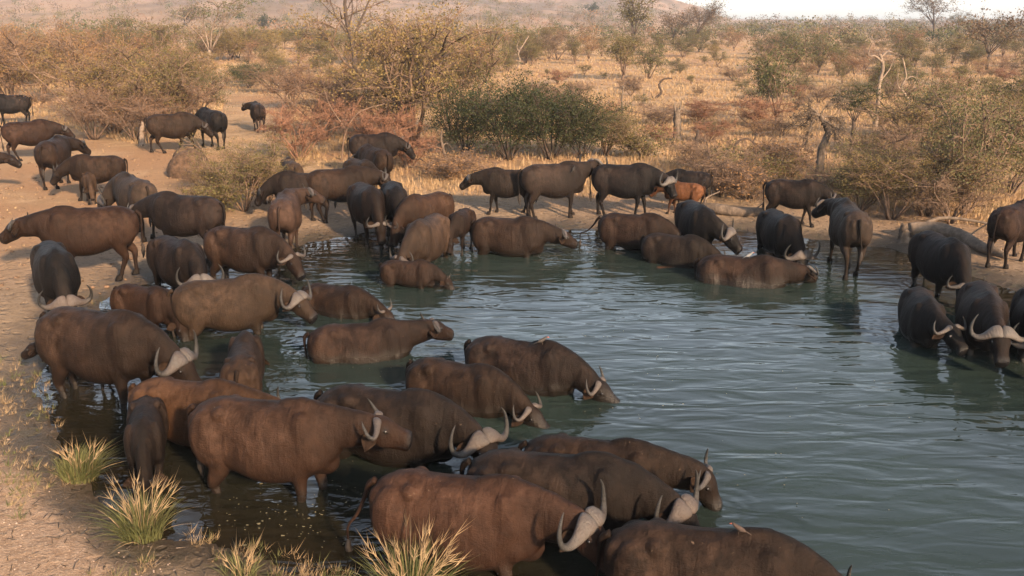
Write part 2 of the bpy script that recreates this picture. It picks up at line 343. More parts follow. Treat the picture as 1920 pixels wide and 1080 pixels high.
# ------------------------------------------------------------------ water
def near_body(V):
    d = np.full(len(V), 9.0)
    for root, fr, s_ in HERD:
        if root.location[2] > -.05: continue
        h = root.rotation_euler[2]; c, s = math.cos(h), math.sin(h); X = V[:, 0] - root.location[0]; Y = V[:, 1] - root.location[1]
        lx = (X * c + Y * s) / (.9 * s_); ly = (-X * s + Y * c) / (.9 * s_); hw = .36 if -root.location[2] / s_ > .55 else .2
        q = np.hypot(lx - np.clip(lx, -.62, .60), ly) - hw; d = np.minimum(d, np.maximum(q, 0) * s_)
        m = fr['H'](.42, 0, -.05)
        if m[2] * s_ + root.location[2] < .25: d = np.minimum(d, np.hypot(lx - m[0], ly - m[1]) * s_)
    return d
def build_water():
    xs = np.linspace(-14, 22, 340); ys = np.linspace(.5, 24, 260); X, Y = np.meshgrid(xs, ys)
    Z = (fbm(X * 1.3, Y * 2.6, 61, 3) - .44) * .012
    V = np.stack([X, Y, Z], -1).reshape(-1, 3); k = len(xs); i = np.arange(len(ys) - 1)[:, None] * k; j = np.arange(k - 1)[None]
    F = np.stack([i + j, i + j + 1, i + k + j + 1, i + k + j], -1).reshape(-1, 4)
    keep = shore_dist(X, Y).ravel() < 1.6; F = F[keep[F].all(1)]
    me = mesh('water', V, F, attrs={'depth': -shore_dist(V[:, 0], V[:, 1]), 'near': near_body(V)}); m, nt, b = mat('pond_water'); L = nt.links; geo = N(nt, 'ShaderNodeNewGeometry').outputs['Position']
    murk = noise(nt, .35, 3, .5, geo)
    L.new(mix(nt, ramp(nt, attr(nt, 'depth'), .3, 3.6), (.010, .0085, .005), mix(nt, ramp(nt, murk, .4, .6), (.0120, .0190, .0168), (.0150, .0240, .0210))), b.inputs['Base Color']); b.inputs['Roughness'].default_value = .03; b.inputs['IOR'].default_value = 1.33
    mp = N(nt, 'ShaderNodeMapping'); mp.inputs['Rotation'].default_value = (0, 0, math.radians(18)); mp.inputs['Scale'].default_value = (.55, 1.7, 1); L.new(geo, mp.inputs[0])
    a = noise(nt, 1.75, 2, .45, mp.outputs[0], .6); c = noise(nt, 5.5, 3, .55, scaled(nt, geo, (.6, 1.3, 1)), .4); patch = ramp(nt, noise(nt, .35, 2, .5, geo), .42, .62)
    h = mth(nt, 'ADD', mth(nt, 'MULTIPLY', a, 1.0), mth(nt, 'MULTIPLY', mth(nt, 'MULTIPLY', c, .16), mth(nt, 'ADD', patch, .12)))
    nr = attr(nt, 'near'); ring = mth(nt, 'MULTIPLY', mth(nt, 'SINE', mth(nt, 'MULTIPLY', mth(nt, 'ADD', nr, mth(nt, 'MULTIPLY', c, .25)), 34.0)), mth(nt, 'SUBTRACT', 1.0, ramp(nt, nr, .02, .95)))
    h = mth(nt, 'ADD', h, mth(nt, 'MULTIPLY', ring, .055))
    bump(nt, b, h, .13, .32)
    me.materials.append(m); tag(link('water', me), kind='structure')

# ------------------------------------------------------------------ buffalo
def rotz(a): c, s = math.cos(a), math.sin(a); return np.array([[c, -s, 0], [s, c, 0], [0, 0, 1]])
def buffalo_parts(yaw, npit, hpit, hyaw, calf=False, gait=0.0, fat=1.0, voxel=.03, bend=0.0, land=False, neckl=.68):
    MBb = MB()
    def put(t): MBb.add(t[0], t[1])
    lr = 1.0
    # torso
    X = [-1.0, -.95, -.82, -.60, -.35, -.05, .22, .45, .62, .78, .90, .96]
    T = [1.16, 1.27, 1.365, 1.435, 1.43, 1.42, 1.435, 1.475, 1.47, 1.41, 1.31, 1.20]
    B = [1.00, .86, .76, .68, .60, .53, .53, .58, .65, .74, .88, 1.00]
    W = [.05, .19, .265, .305, .335, .395, .385, .325, .28, .235, .16, .06]
    if calf: B = [b + .10 * math.sin(PI * i / 11) for i, b in enumerate(B)]; W = [w * .82 for w in W]
    X, T, B, W = map(np.array, (X, T, B, W)); W = W * fat
    C = np.stack([X, 0 * X, (T + B) / 2], 1)
    if bend: C[:, 1] += bend * np.maximum(X - .1, 0) ** 2
    put(loft(C, (0, -1, 0), (0, 0, 1), W, (T - B) / 2, 28, 40, egg=.16, power=.86))
    # hump ridge, hip bones, haunch, shoulder, brisket masses
    put(ellipsoid((.44, 0, 1.34), (.36, .12, .175)))
    put(ellipsoid((.0, 0, 1.31), (.75, .07, .13)))
    for s in (-1, 1):
        put(ellipsoid((-.50, .19 * s * fat, 1.31), (.11, .09, .09)))
        put(ellipsoid((-.70, .19 * s, 1.02), (.24, .165 * fat, .34), rotz(0)))
        put(ellipsoid((-.88, .12 * s, 1.16), (.11, .09, .14)))
        put(ellipsoid((.52, .21 * s, 1.06), (.20, .12, .36)))
        put(ellipsoid((.60, .20 * s, .90), (.15, .11, .18)))
    put(ellipsoid((.70, 0, .80), (.20, .13, .17)))
    # neck + head frames
    y1 = math.radians(yaw); y2 = math.radians(yaw + hyaw); p1 = math.radians(npit); p2 = math.radians(hpit)
    N0 = np.array([.60, bend * .25, 1.20]); d = lambda y, p: np.array([math.cos(p) * math.cos(y), math.cos(p) * math.sin(y), math.sin(p)])
    mid = N0 + d(y1 * .5, p1 * .6 - .05) * neckl * .5; Hc = mid + d(y1 * 1.1, p1 * 1.15) * neckl * .58
    hf = d(y2, p2); hs_ = np.array([-math.sin(y2), math.cos(y2), 0]); hu = np.cross(hf, hs_)
    NC = np.array([N0 - np.array([.22, 0, -.02]), N0, mid, Hc - hf * .01 - hu * .03, Hc + hf * .10 - hu * .05])
    t = np.gradient(NC, axis=0); t /= np.linalg.norm(t, axis=1)[:, None]; sd_ = np.cross((0, 0, 1), t); sd_ /= np.linalg.norm(sd_, axis=1)[:, None]; u_ = np.cross(t, sd_)
    k = .85 if calf else 1.0
    put(loft(NC, -sd_, u_, np.array([.22, .215, .165, .135, .10]) * k, np.array([.24, .275, .235, .175, .12]) * k, 20, 22, egg=.08))
    # nuchal crest and throat
    q = np.array([N0 + [-.25, 0, .13], N0 + [.02, 0, .19], mid + u_[2] * .17, Hc + hu * .08 - hf * .05]); put(tube(q, np.array([.07, .08, .07, .06]), 10, 14))
    # head
    H = lambda x, y, z: Hc + hf * x + hs_ * y + hu * z
    ht = np.array([-.09, -.03, .045, .115, .18, .25, .32, .375, .425, .462])
    hz = np.array([-.02, -.015, -.02, -.03, -.04, -.055, -.065, -.07, -.072, -.075])
    hh = np.array([.08, .14, .165, .170, .160, .140, .126, .120, .112, .068])
    hw = np.array([.08, .13, .145, .142, .126, .112, .108, .120, .120, .072])
    put(loft([H(x, 0, z) for x, z in zip(ht, hz)], -hs_, hu, hw, hh, 20, 30, egg=-.10, power=.88))
    HR = np.stack([hf, hs_, hu], 1)
    for s in (-1, 1):
        put(ellipsoid(H(.125, .115 * s, .050), (.055, .038, .036), HR, 10, 6))
        put(ellipsoid(H(.12, .085 * s, -.10), (.12, .05, .08), HR, 10, 6))
        put(ellipsoid(H(.415, .060 * s, -.035), (.04, .035, .04), HR, 8, 6))
    put(ellipsoid(H(.05, 0, .09), (.12, .10, .06), HR, 10, 6)); put(ellipsoid(H(.36, 0, -.14), (.08, .055, .04), HR, 10, 6))
    # legs
    feet = []
    def rotleg(P, piv, a):
        P = np.array(P, float); c, s = math.cos(a), math.sin(a); w = np.clip((piv[2] - P[:, 2]) / .4, 0, 1)
        Q = P.copy(); dx, dz = P[:, 0] - piv[0], P[:, 2] - piv[2]
        Q[:, 0] = piv[0] + dx * c - dz * s; Q[:, 2] = piv[2] + dx * s + dz * c
        return P * (1 - w[:, None]) + Q * w[:, None]
    for s in (-1, 1):
        g = gait * s
        P = rotleg([(.50, .20 * s, 1.0), (.46, .20 * s, .80), (.485, .185 * s, .60), (.51, .17 * s, .42), (.50, .165 * s, .26), (.505, .16 * s, .12), (.53, .16 * s, .03)], (.5, 0, .95), g)
        put(tube(P, np.array([.15, .13, .088, .068, .048, .052, .055]), 12, 22, ref=(1, 0, 0), flat=.88)); feet.append(P[-1])
        P = rotleg([(-.62, .19 * s, 1.10), (-.58, .21 * s, .88), (-.60, .205 * s, .68), (-.74, .185 * s, .50), (-.735, .17 * s, .40), (-.70, .165 * s, .24), (-.68, .16 * s, .12), (-.655, .16 * s, .03)], (-.62, 0, 1.0), -g * .8)
        put(tube(P, np.array([.20, .19, .135, .085, .066, .050, .053, .056]), 12, 24, ref=(1, 0, 0), flat=.80)); feet.append(P[-1])
    V = MBb.verts(); me = bpy.data.meshes.new('tmp'); me.from_pydata(V.tolist(), [], MBb.F); me.update()
    o = bpy.data.objects.new('tmp', me); COL.objects.link(o)
    m1 = o.modifiers.new('r', 'REMESH'); m1.mode = 'VOXEL'; m1.voxel_size = voxel
    m2 = o.modifiers.new('s', 'SMOOTH'); m2.factor = .5; m2.iterations = 5 if voxel < .028 else 3
    dg = bpy.context.evaluated_depsgraph_get(); ev = o.evaluated_get(dg); out = bpy.data.meshes.new_from_object(ev, depsgraph=dg)
    bpy.data.objects.remove(o); bpy.data.meshes.remove(me)
    return out, dict(Hc=Hc, hf=hf, hs=hs_, hu=hu, H=H, HR=HR, feet=feet, N0=N0, mid=mid)

def bake_attrs(me, fr, wl, seed):
    n = len(me.vertices); V = np.empty(n * 3, np.float32); me.vertices.foreach_get('co', V); V = V.reshape(-1, 3).astype(float)
    Nn = np.empty(n * 3, np.float32); me.vertices.foreach_get('normal', Nn); Nn = Nn.reshape(-1, 3)
    x, y, z = V.T; q = (V - fr['Hc']) @ fr['HR']; inhead = (q[:, 0] > -.1) & (np.abs(q[:, 1]) < .3) & (np.abs(q[:, 2]) < .3) & (x > .6)
    dark = np.zeros(n)
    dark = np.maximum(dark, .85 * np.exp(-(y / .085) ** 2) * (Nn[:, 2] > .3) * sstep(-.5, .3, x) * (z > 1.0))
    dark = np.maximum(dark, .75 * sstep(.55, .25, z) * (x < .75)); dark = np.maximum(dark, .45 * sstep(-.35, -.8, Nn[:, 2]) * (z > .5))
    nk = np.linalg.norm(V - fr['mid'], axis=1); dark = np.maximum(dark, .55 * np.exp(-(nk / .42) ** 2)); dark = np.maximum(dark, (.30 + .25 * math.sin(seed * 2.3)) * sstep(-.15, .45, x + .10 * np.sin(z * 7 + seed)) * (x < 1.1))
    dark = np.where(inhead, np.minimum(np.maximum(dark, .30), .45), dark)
    nose = np.where(inhead, sstep(.35, .45, q[:, 0]), 0.0); mouth = np.exp(-((q[:, 2] + .125 - .05 * (q[:, 0] - .33)) / .012) ** 2) * inhead * sstep(.25, .30, q[:, 0]); nose = np.maximum(nose, mouth)
    for s in (-1, 1): nose = np.maximum(nose, inhead * np.exp(-(np.linalg.norm(q - [.125, .135 * s, .035], axis=1) / .04) ** 2))
    dust = sstep(-.1, .75, Nn[:, 2] * .7 + .35 * sstep(.2, -.9, x) + .25) * np.where(inhead, .5, 1)  # dust plus painted light: paler where the hide faces up
    dust = np.maximum(dust, .9 * np.exp(-(((x + .52) / .26) ** 2 + ((z - 1.36) / .16) ** 2))) ; dust = np.minimum(dust + .25 * (math.sin(seed * 1.7) > .2) * sstep(.9, -.6, x), 1.15)  # dust mask carries painted lit patches too
    wet = sstep(wl + .24 + .06 * np.sin(x * 9 + seed), wl + .06, z) if wl > -1 else np.zeros(n)
    # lumpy hide: folds on flank and neck as real relief
    f = np.sin(x * 9 + 3 * np.sin(z * 3 + seed)) * np.exp(-((z - .95) / .3) ** 2) * .002 + (fbm(x * 6 + seed, (y + z) * 5, 3, 3) - .44) * .022
    f = f * np.where(inhead, .25, 1) * sstep(.5, .8, z)
    nf = .006 * np.sin(nk * 70) * np.exp(-(nk / .25) ** 2) * (~inhead); V = V + Nn * (f + nf)[:, None]
    me.vertices.foreach_set('co', V.astype(np.float32).ravel()); me.update()
    for k_, a in (('dark', dark), ('nose', nose), ('dust', dust), ('wet', wet)):  # 'dust' holds painted light as well as dust
        t = me.attributes.new(k_, 'FLOAT', 'POINT'); t.data.foreach_set('value', a.astype(np.float32))
    me.polygons.foreach_set('use_smooth', np.ones(len(me.polygons), bool))

HORN_UP = .50
def horn_mesh(fr, s, kind, seed, droop=0.0):
    r = random.Random(seed); w = r.uniform(.92, 1.06)
    if kind == 'bull':
        P = [(.0, .004, .128), (.01, .05, .140), (.02, .12, .130), (.045, .20, .09), (.065, .28, .035), (.05, .37, .0), (-.02, .455, .0), (-.12, .485, .03), (-.22, .455, .09), (-.28, .40, .13)]
        Rf = [.110, .122, .114, .086, .062, .049, .039, .030, .018, .005]; Ru = [.032, .044, .050, .047, .043, .037, .033, .027, .017, .005]
    elif kind == 'cow':
        P = [(.0, .05, .115), (.015, .11, .12), (.04, .20, .085), (.045, .30, .045), (.01, .375, .02), (-.07, .415, .02), (-.16, .40, .05), (-.22, .355, .08)]
        Rf = [.045, .058, .044, .035, .031, .025, .017, .004]; Ru = [.028, .036, .035, .032, .029, .024, .016, .004]
    elif kind == 'young':
        P = [(.0, .07, .10), (.0, .13, .12), (-.01, .20, .12), (-.06, .26, .12), (-.14, .28, .14), (-.20, .265, .17)]
        Rf = [.035, .036, .031, .025, .016, .004]; Ru = Rf
    else:
        P = [(.0, .075, .10), (-.01, .11, .13), (-.04, .14, .165), (-.08, .155, .20)]; Rf = [.022, .021, .015, .004]; Ru = Rf
    P = np.array(P); P[:, 1] *= w * s * .90
    ca, sa = math.cos(HORN_UP), math.sin(HORN_UP); kx = np.where(P[:, 0] < 0, P[:, 0] * .82, P[:, 0]); P[:, 2] = P[:, 2] + np.maximum(-kx, 0) * sa * 1.1; P[:, 0] = np.where(kx < 0, kx * ca, kx * .6)
    Q = np.array([fr['H'](*p) for p in P])
    T = np.gradient(Q, axis=0); T /= np.linalg.norm(T, axis=1)[:, None]
    Rf = np.array(Rf) * .9; Ru = np.array(Ru) * .9; Sd = []; Up = []
    for t in T:
        u = fr['hu'] - t * (fr['hu'] @ t); u /= np.linalg.norm(u); Up.append(u); Sd.append(np.cross(t, u))
    V, F, t = loft(Q, np.array(Sd), np.array(Up), Rf, Ru, 14, 34)
    if kind == 'bull':
        b = np.sin(V[:, 0] * 90 + seed) * np.cos(V[:, 1] * 80) * .004 * (1 - t); V = V + fr['hu'] * b[:, None]
    if s < 0: F = [f[::-1] for f in F]
    return mesh('horn', V, F, [HORN], {'t': np.clip(t + (.12 if kind == 'bull' else .12), 0, 1)})
def ear_mesh(fr, s, droop=.35):
    base = fr['H'](-.02, .125 * s, .0); out = fr['hs'] * s * .86 - fr['hf'] * .28 - np.array([0, 0, droop]); out /= np.linalg.norm(out)
    side = np.cross(out, fr['hu']); side /= np.linalg.norm(side); nrm = np.cross(side, out)
    us = np.linspace(0, 1, 8); V = []; wd = np.array([.030, .056, .078, .088, .084, .066, .040, .008])
    for layer in (0, 1):
        for i, u in enumerate(us):
            for a in np.linspace(-1, 1, 5):
                cup = (1 - a * a) * (.028 - .006 * layer) * (1 - .4 * u); V.append(base + out * (u * .245) + side * a * wd[i] + nrm * (-cup - .004 + .008 * layer) - np.array([0, 0, .03 * u * u]))
    F = []; n = 40
    for L_ in (0, 1):
        for i in range(7):
            for j in range(4):
                q = (i * 5 + j + L_ * n, i * 5 + j + 1 + L_ * n, (i + 1) * 5 + j + 1 + L_ * n, (i + 1) * 5 + j + L_ * n); F.append(q if L_ == 0 else q[::-1])
    for i in range(7):
        for e in (0, 4): F.append((i * 5 + e, (i + 1) * 5 + e, (i + 1) * 5 + e + n, i * 5 + e + n))
    return mesh('ear', V, F, [EARM])
def tail_meshes(sw=0.0, lift=0.0):
    P = np.array([(-.95, 0, 1.30), (-1.03, .01, 1.24), (-1.045 - lift * .1, .02 + sw * .2, 1.10), (-1.03 - lift * .35, .03 + sw * .6, .92), (-1.02 - lift * .6, .03 + sw, .76 + lift * .1), (-1.01 - lift * .62, .03 + sw * 1.1, .62)])
    V, F, t = tube(P, np.array([.040, .034, .023, .017, .014, .012]), 8, 18); P2 = np.array([P[-1] + [0, 0, .05], P[-1] + [-.005, 0, -.03], P[-1] + [.0, .01, -.13], P[-1] + [.01, .015, -.24]])
    V2, F2, t2 = tube(P2, np.array([.018, .036, .038, .008]), 10, 12); V2 = V2 + (np.sin(V2[:, [2, 0, 1]] * 300) * .005)
    return mesh('tail', V, F, [HIDE], {'dark': .35 * np.ones(len(V)), 'dust': t * 0 + .3, 'nose': t * 0, 'wet': t * 0}), mesh('tuft', V2, F2, [TUFTM])

COLS = dict(black=(.0045, .0042, .0044), dark=(.0080, .0056, .0046), brown=(.0135, .0076, .0052), tan=(.030, .0185, .0125), red=(.0215, .0108, .0066), grey=(.019, .0135, .0108), orange=(.085, .034, .015), calf=(.058, .034, .022), amber=(.050, .0245, .0120))
PALE = (.44, .36, .30); BUFF = (.30, .22, .17); GREYH = (.20, .165, .14); HK = .10
HERD = []
def buffalo(u, v, hd, s, sink, pose, col, horn, label, cat='buffalo', group=None, hcol=None, gait=None, sw=0.0, lift=0.0, fat=1.0, near=None, tail=True):
    yaw, npit, hpit = pose[:3]; hyaw = pose[3] if len(pose) > 3 else 0
    seed = len(HERD) + 1; land = sink is None; sink = sink if land or sink < .1 else sink + .09; calf = horn in ('none', 'stub')
    if land:
        g = .2
        for _ in range(6):
            p = at(u, v, g + 1.45 * s); g = gh(p[0], p[1])
        z = g - .012
    else:
        z = -sink; p = at(u, v, z + 1.45 * s)
    dist = p[1]; wl = -10.0 if land else sink / s
    vox = (.024 if dist < 9 else .027 if dist < 12.5 else .032 if dist < 18 else .038 if dist < 27 else .045) / (1 if s > .8 else .9)
    if gait is None: gait = random.uniform(-.22, .22) if land else random.uniform(-.1, .1)
    # centre the body on the measured point of the back
    h = math.radians(hd); cx = -.10 * s
    root = bpy.data.objects.new('calf' if calf else 'buffalo', None); COL.objects.link(root)
    root.location = (p[0] - math.cos(h) * cx, p[1] - math.sin(h) * cx, z); root.rotation_euler = (0, 0, h); root.scale = (s * .90, s * .90, s)
    root.empty_display_size = .2
    tag(root, label, cat, group or ('buffalo calves of the herd' if calf else 'buffalo herd at the waterhole'))
    me, fr = buffalo_parts(yaw, npit, hpit, hyaw, calf, gait, fat, vox, bend=math.radians(yaw) * .10)
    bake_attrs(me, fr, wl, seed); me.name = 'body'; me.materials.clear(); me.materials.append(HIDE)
    rr = random.Random(seed); k = rr.uniform(.60, 1.12); c = COLS[col]; c = tuple(min(1, q * k * rr.uniform(.96, 1.04)) for q in c) + (1,)
    b = link('body', me, root); b.color = c
    if horn != 'none':
        hc = hcol or (GREYH if col == 'black' else BUFF)
        for q in (-1, 1):
            o = link('horn', horn_mesh(fr, q, horn, seed), root); o.color = (*[q_ * HK + .010 for q_ in hc], 1)
    for q in (-1, 1):
        link('ear', ear_mesh(fr, q, rr.uniform(.25, .5)), root)
        if dist < 27:
            V, F = ellipsoid(fr['H'](.128, .138 * q, .036), (.024, .017, .021), fr['HR'], 10, 8); link('eye', mesh('eye', V, F, [EYEM]), root)
        if dist < 16:
            V, F = ellipsoid(fr['H'](.432, .066 * q, -.030), (.022, .014, .017), fr['HR'], 8, 6); link('nostril', mesh('nostril', V, F, [EYEM]), root)
    if tail:
        a, t2 = tail_meshes(sw, lift); ta = link('tail', a, root); ta.color = c
        if 1.0 * s > -z or lift: link('tuft', t2, ta)
    if land or (sink is not None and sink < .1):
        for f in fr['feet']:
            V, F, t = loft([f + [.0, 0, .07], f + [.012, 0, .03], f + [.02, 0, -.03]], (0, -1, 0), (1, 0, 0), [.054, .060, .066], [.058, .070, .080], 12, 5)
            link('hoof', mesh('hoof', V, F, [HOOF]), root)
    HERD.append((root, fr, s))
    return root, fr

exec_herd = True
# (u, v of the top of the back, heading 0=right 90=away, size, depth in water or None on land, (neck yaw, neck pitch, head pitch, head yaw), coat, horn)
B = buffalo
if exec_herd:
    B(1312, 990, -12, 1.0, .50, (-8, -25, -45), 'brown', 'cow', 'large brown buffalo cut off by the bottom edge, pale patch on its rump', hcol=(.05, .04, .035), sw=.05, lift=.1)
    B(845, 890, -13, 1.0, .45, (-12, -4, -34, -8), 'red', 'bull', 'reddish brown buffalo behind the bottom centre grass tuft, pale boss overlapping next rump', hcol=PALE, sw=-.12, lift=.4)
    B(1025, 850, -10, 1.03, .52, (-12, -16, -38, -18), 'dark', 'bull', 'dark mottled buffalo with pinkish split boss, wedged between two brown ones at bottom centre', hcol=(.36, .25, .19), lift=.1)
    B(1105, 822, -14, .93, .62, (2, -6, -50, -8), 'brown', 'cow', 'brown buffalo with thin dark horns drinking at the lower right of the front group', hcol=(.12, .09, .075), lift=.1)
    B(482, 748, -11, 1.0, 0.27, (6, 2, -14, 8), 'red', 'cow', 'big russet buffalo standing side on behind the reed clump, head raised to the right', hcol=(.24, .17, .13), sw=.05, gait=.12)
    B(712, 728, -17, 1.03, 0.55, (-14, -16, -32, -16), 'dark', 'bull', 'dark bull with round pale boss, just above the raised head of the russet buffalo', hcol=(.34, .26, .20))
    B(852, 678, -28, .92, 0.64, (-6, -24, -24), 'brown', 'cow', 'wading brown cow with pale narrow upturned horns, second in line toward the open water', hcol=(.42, .32, .26))
    B(968, 636, -24, .97, 0.64, (0, -25, -26), 'dark', 'cow', 'dark brown wading buffalo farthest right of the front group, muzzle on the open water', hcol=(.34, .26, .20))
    B(665, 605, 8, .92, 0.7, (14, 6, -16, 4), 'brown', 'cow', 'brown buffalo belly deep in the middle water, side on with dark curled horns', hcol=(.16, .12, .10))
    B(625, 534, -26, .84, 0.63, (-2, -18, -30), 'brown', 'young', 'young buffalo with short pale horns half sunk behind the pale tan cow', hcol=(.46, .36, .30))
    B(412, 522, 14, .98, .38, (-26, -14, -30, -12), 'tan', 'bull', 'pale tan dusty buffalo with light boss, wading left of the half sunk young one', hcol=PALE, gait=.05)
    B(168, 580, -20, 1.08, 0.18, (4, -26, -42), 'brown', 'bull', 'big brown buffalo at the left water edge with sagging belly, calf head behind its rump', hcol=(.30, .24, .20), gait=.12)
    B(150, 634, 172, .56, .08, (0, -6, -22), 'brown', 'none', 'brown calf looking left from behind the rump of the big left edge buffalo')
    B(345, 712, -12, .92, .42, (10, -8, -45, 20), 'amber', 'cow', 'orange brown buffalo between the big left one and the russet one, horns showing above backs', hcol=(.42, .34, .28))
    B(452, 648, 101, .86, 0.48, (0, -42, -60), 'brown', 'none', 'round rumped young buffalo seen from behind, alone in the front water', cat='buffalo', group='buffalo herd at the waterhole')
    B(268, 762, -71, .70, 0.12, (0, -52, -74), 'dark', 'stub', 'dark calf drinking face on behind the feathery reed clump')
    B(95, 458, -57, 0.97, .0, (0, -48, -66), 'black', 'bull', 'black bull grazing head down toward the viewer at the far left bank', hcol=(.42, .30, .24), gait=.05)
    B(170, 386, 204, 1.02, None, (-22, -4, -24), 'red', 'cow', 'russet buffalo walking left along the bank with curled grey horns, full side view', hcol=(.17, .13, .11), gait=-.22)
    B(325, 446, -44, 0.98, 0.22, (-16, -30, -50, -10), 'dark', 'bull', 'dark bull with gleaming white wide horns lowered beside the pale tan cow', hcol=(.55, .48, .42))
    B(447, 425, -20, 0.98, 0.22, (-8, -24, -42, -6), 'brown', 'cow', 'brown buffalo lowering pale ringed horns to the narrow water inlet', hcol=(.38, .29, .23))
    B(262, 535, -26, .76, 0.22, (-6, -42, -62), 'red', 'none', 'rusty red calf drinking between the white horned bull and the left edge', gait=.1)
    B(352, 364, 166, .98, None, (0, -12, -30), 'dark', 'cow', 'dark rounded buffalo turned away left on the bank beside the olive bush', hcol=(.18, .14, .12))
    B(250, 330, 133, .96, None, (62, -38, -58, 10), 'grey', 'bull', 'grey rumped buffalo seen from behind with dark head lowered to the left, beside tan calf', hcol=(.25, .2, .17), gait=.15)
    B(532, 372, 96, .94, None, (-52, 6, -18, -20), 'tan', 'cow', 'tan rumped buffalo seen from behind at the water edge, head turned right', hcol=(.40, .32, .26), gait=.05)
    B(627, 314, 19, .94, None, (-8, -6, -45, -8), 'brown', 'cow', 'brown buffalo standing side on above the inlet, head bent right toward a horned neighbour', hcol=(.3, .23, .18), gait=.2)
    B(572, 322, 183, .86, None, (0, -26, -48), 'dark', 'cow', 'dark buffalo half hidden between the olive bush and a browner one', hcol=(.2, .16, .13))
    B(545, 299, 114, .80, None, (0, -30, -50), 'tan', 'none', 'small light brown back peeping over the olive bush', group='buffalo herd at the waterhole')
    B(672, 297, -52, .80, None, (0, -8, -40), 'tan', 'cow', 'light faced buffalo peering over a neighbour with a white crescent horn', hcol=(.6, .54, .48))
    B(704, 275, 127, .88, None, (0, -20, -40), 'brown', 'cow', 'brown buffalo seen from behind walking off under leafless twigs', gait=.25)
    B(695, 250, 1, .90, None, (0, -20, -45), 'dark', 'cow', 'dark buffalo farthest back among the central thicket twigs, facing right')
    B(684, 345, -65, .98, .06, (0, -48, -66), 'brown', 'cow', 'brown buffalo drinking toward the viewer, left of the pair at the inlet shore', hcol=(.40, .32, .26))
    B(738, 343, -78, .97, .06, (0, -46, -66, 0), 'black', 'cow', 'black backed buffalo drinking toward the viewer, right of the pair at the inlet shore', hcol=(.42, .35, .3))
    B(803, 362, -131, .88, .05, (-4, -46, -66), 'red', 'young', 'rusty young buffalo drinking beside the black backed one, rump to the right', hcol=(.45, .36, .3))
    B(803, 406, -107, 1.0, .34, (-14, -36, -55, -10), 'tan', 'cow', 'wrinkled tan buffalo knee deep, horns curled low to the left above a soaking calf', hcol=(.32, .24, .19))
    B(760, 488, -15, .66, 0.36, (0, -24, -44), 'brown', 'stub', 'wet brown calf sunk to its back in front of the wrinkled tan buffalo')
    B(866, 393, -105, .68, 0.04, (-10, -50, -68), 'brown', 'stub', 'slim brown calf drinking by itself just left of the soaking cow')
    B(947, 407, -17, .98, 0.5, (8, -8, -22, 20), 'brown', 'cow', 'long brown cow soaking belly deep below the bank, pale forehead lifted to the right', hcol=(.42, .36, .31))
    B(958, 316, 176, 0.82, None, (0, -6, -30), 'dark', 'cow', 'dark buffalo facing left on the far bank, partly behind the pale grey bull', hcol=(.2, .16, .13))
    B(1032, 305, 10, .98, None, (28, 12, -24, 30), 'grey', 'bull', 'pale grey brown bull on the far bank, white boss turned away', hcol=(.55, .49, .43), gait=.08)
    B(1165, 307, -14, 0.95, None, (-12, -14, -48, -18), 'black', 'bull', 'heavy charcoal bull on the far bank with broad pale horns', hcol=(.42, .36, .31), gait=.16)
    B(1298, 319, 161, 0.66, None, (0, -20, -45), 'black', 'cow', 'black buffalo behind the orange calf on the far bank')
    B(1286, 341, 157, 0.6, None, (0, -10, -40), 'orange', 'none', 'bright orange calf on the far bank beside the charcoal bull', gait=.15)
    B(1182, 400, -20, .92, 0.42, (0, -26, -40), 'brown', 'cow', 'brown cow wading with its tail swung out behind, right of the soaking cow', sw=.0, lift=.8, gait=.1)
    B(1262, 439, -32, .86, 0.52, (0, -22, -32), 'dark', 'cow', 'dark brown buffalo sunk deep, horns reaching the lying one', hcol=(.45, .4, .36))
    B(1385, 479, -20, 1.0, 0.82, (28, -2, -18, 30), 'brown', 'cow', 'brown buffalo lying almost under water with a bird on its back', hcol=(.45, .38, .32))
    B(1258, 499, -2, .60, .76, (0, -28, -30), 'orange', 'none', 'submerged orange calf, only a thin strip of back above the water')
    B(1305, 380, -84, 1.0, 0.28, (45, -20, -36, 8), 'black', 'bull', 'black bull standing in the shallows with a pale boss, head turned right', hcol=(.42, .34, .28))
    B(1462, 397, -86, 1.0, 0.42, (16, -44, -60, -6), 'black', 'bull', 'black bull with enormous grey brown horns bowed to the water', hcol=(.34, .27, .22))
    B(1482, 366, -24, 0.78, None, (0, -18, -28), 'dark', 'cow', 'dark maroon buffalo on the far bank behind the bowed bull, muzzle reaching right', hcol=(.25, .2, .17))
    B(1598, 385, 83, .98, .04, (24, 0, -26, 10), 'grey', 'cow', 'grey buffalo seen from behind wading out, ringed horn curling to the left', hcol=(.24, .18, .15), gait=.25, sw=-.1)
    B(1765, 440, -88, .98, 0.24, (-6, -42, -60), 'black', 'cow', 'black buffalo bending over the group of three at the right edge', hcol=(.26, .22, .18), gait=.2)
    B(1733, 548, -104, .88, 0.42, (24, -4, -26, 12), 'black', 'cow', 'black buffalo sunk to the chest, leftmost of the three facing the viewer at right', hcol=(.34, .28, .24))
    B(1848, 538, -110, 1.0, 0.4, (8, -10, -38), 'dark', 'bull', 'dark bull with widest pale horns, middle of the three facing the viewer at right', hcol=(.42, .36, .3))
    B(1952, 548, -114, 1.0, 0.4, (-4, -18, -44), 'black', 'bull', 'black bull cut by the right edge, horn curling beside the wide horned one', hcol=(.40, .33, .28))
    B(1906, 380, 38, .90, None, (0, -8, -30), 'brown', 'cow', 'brown buffalo cut by the right edge on the dry bank by the fallen log', gait=.18)
    B(22, 177, 197, .95, None, (0, -10, -30), 'black', 'cow', 'black buffalo cut by the left edge, farthest up the left bank')
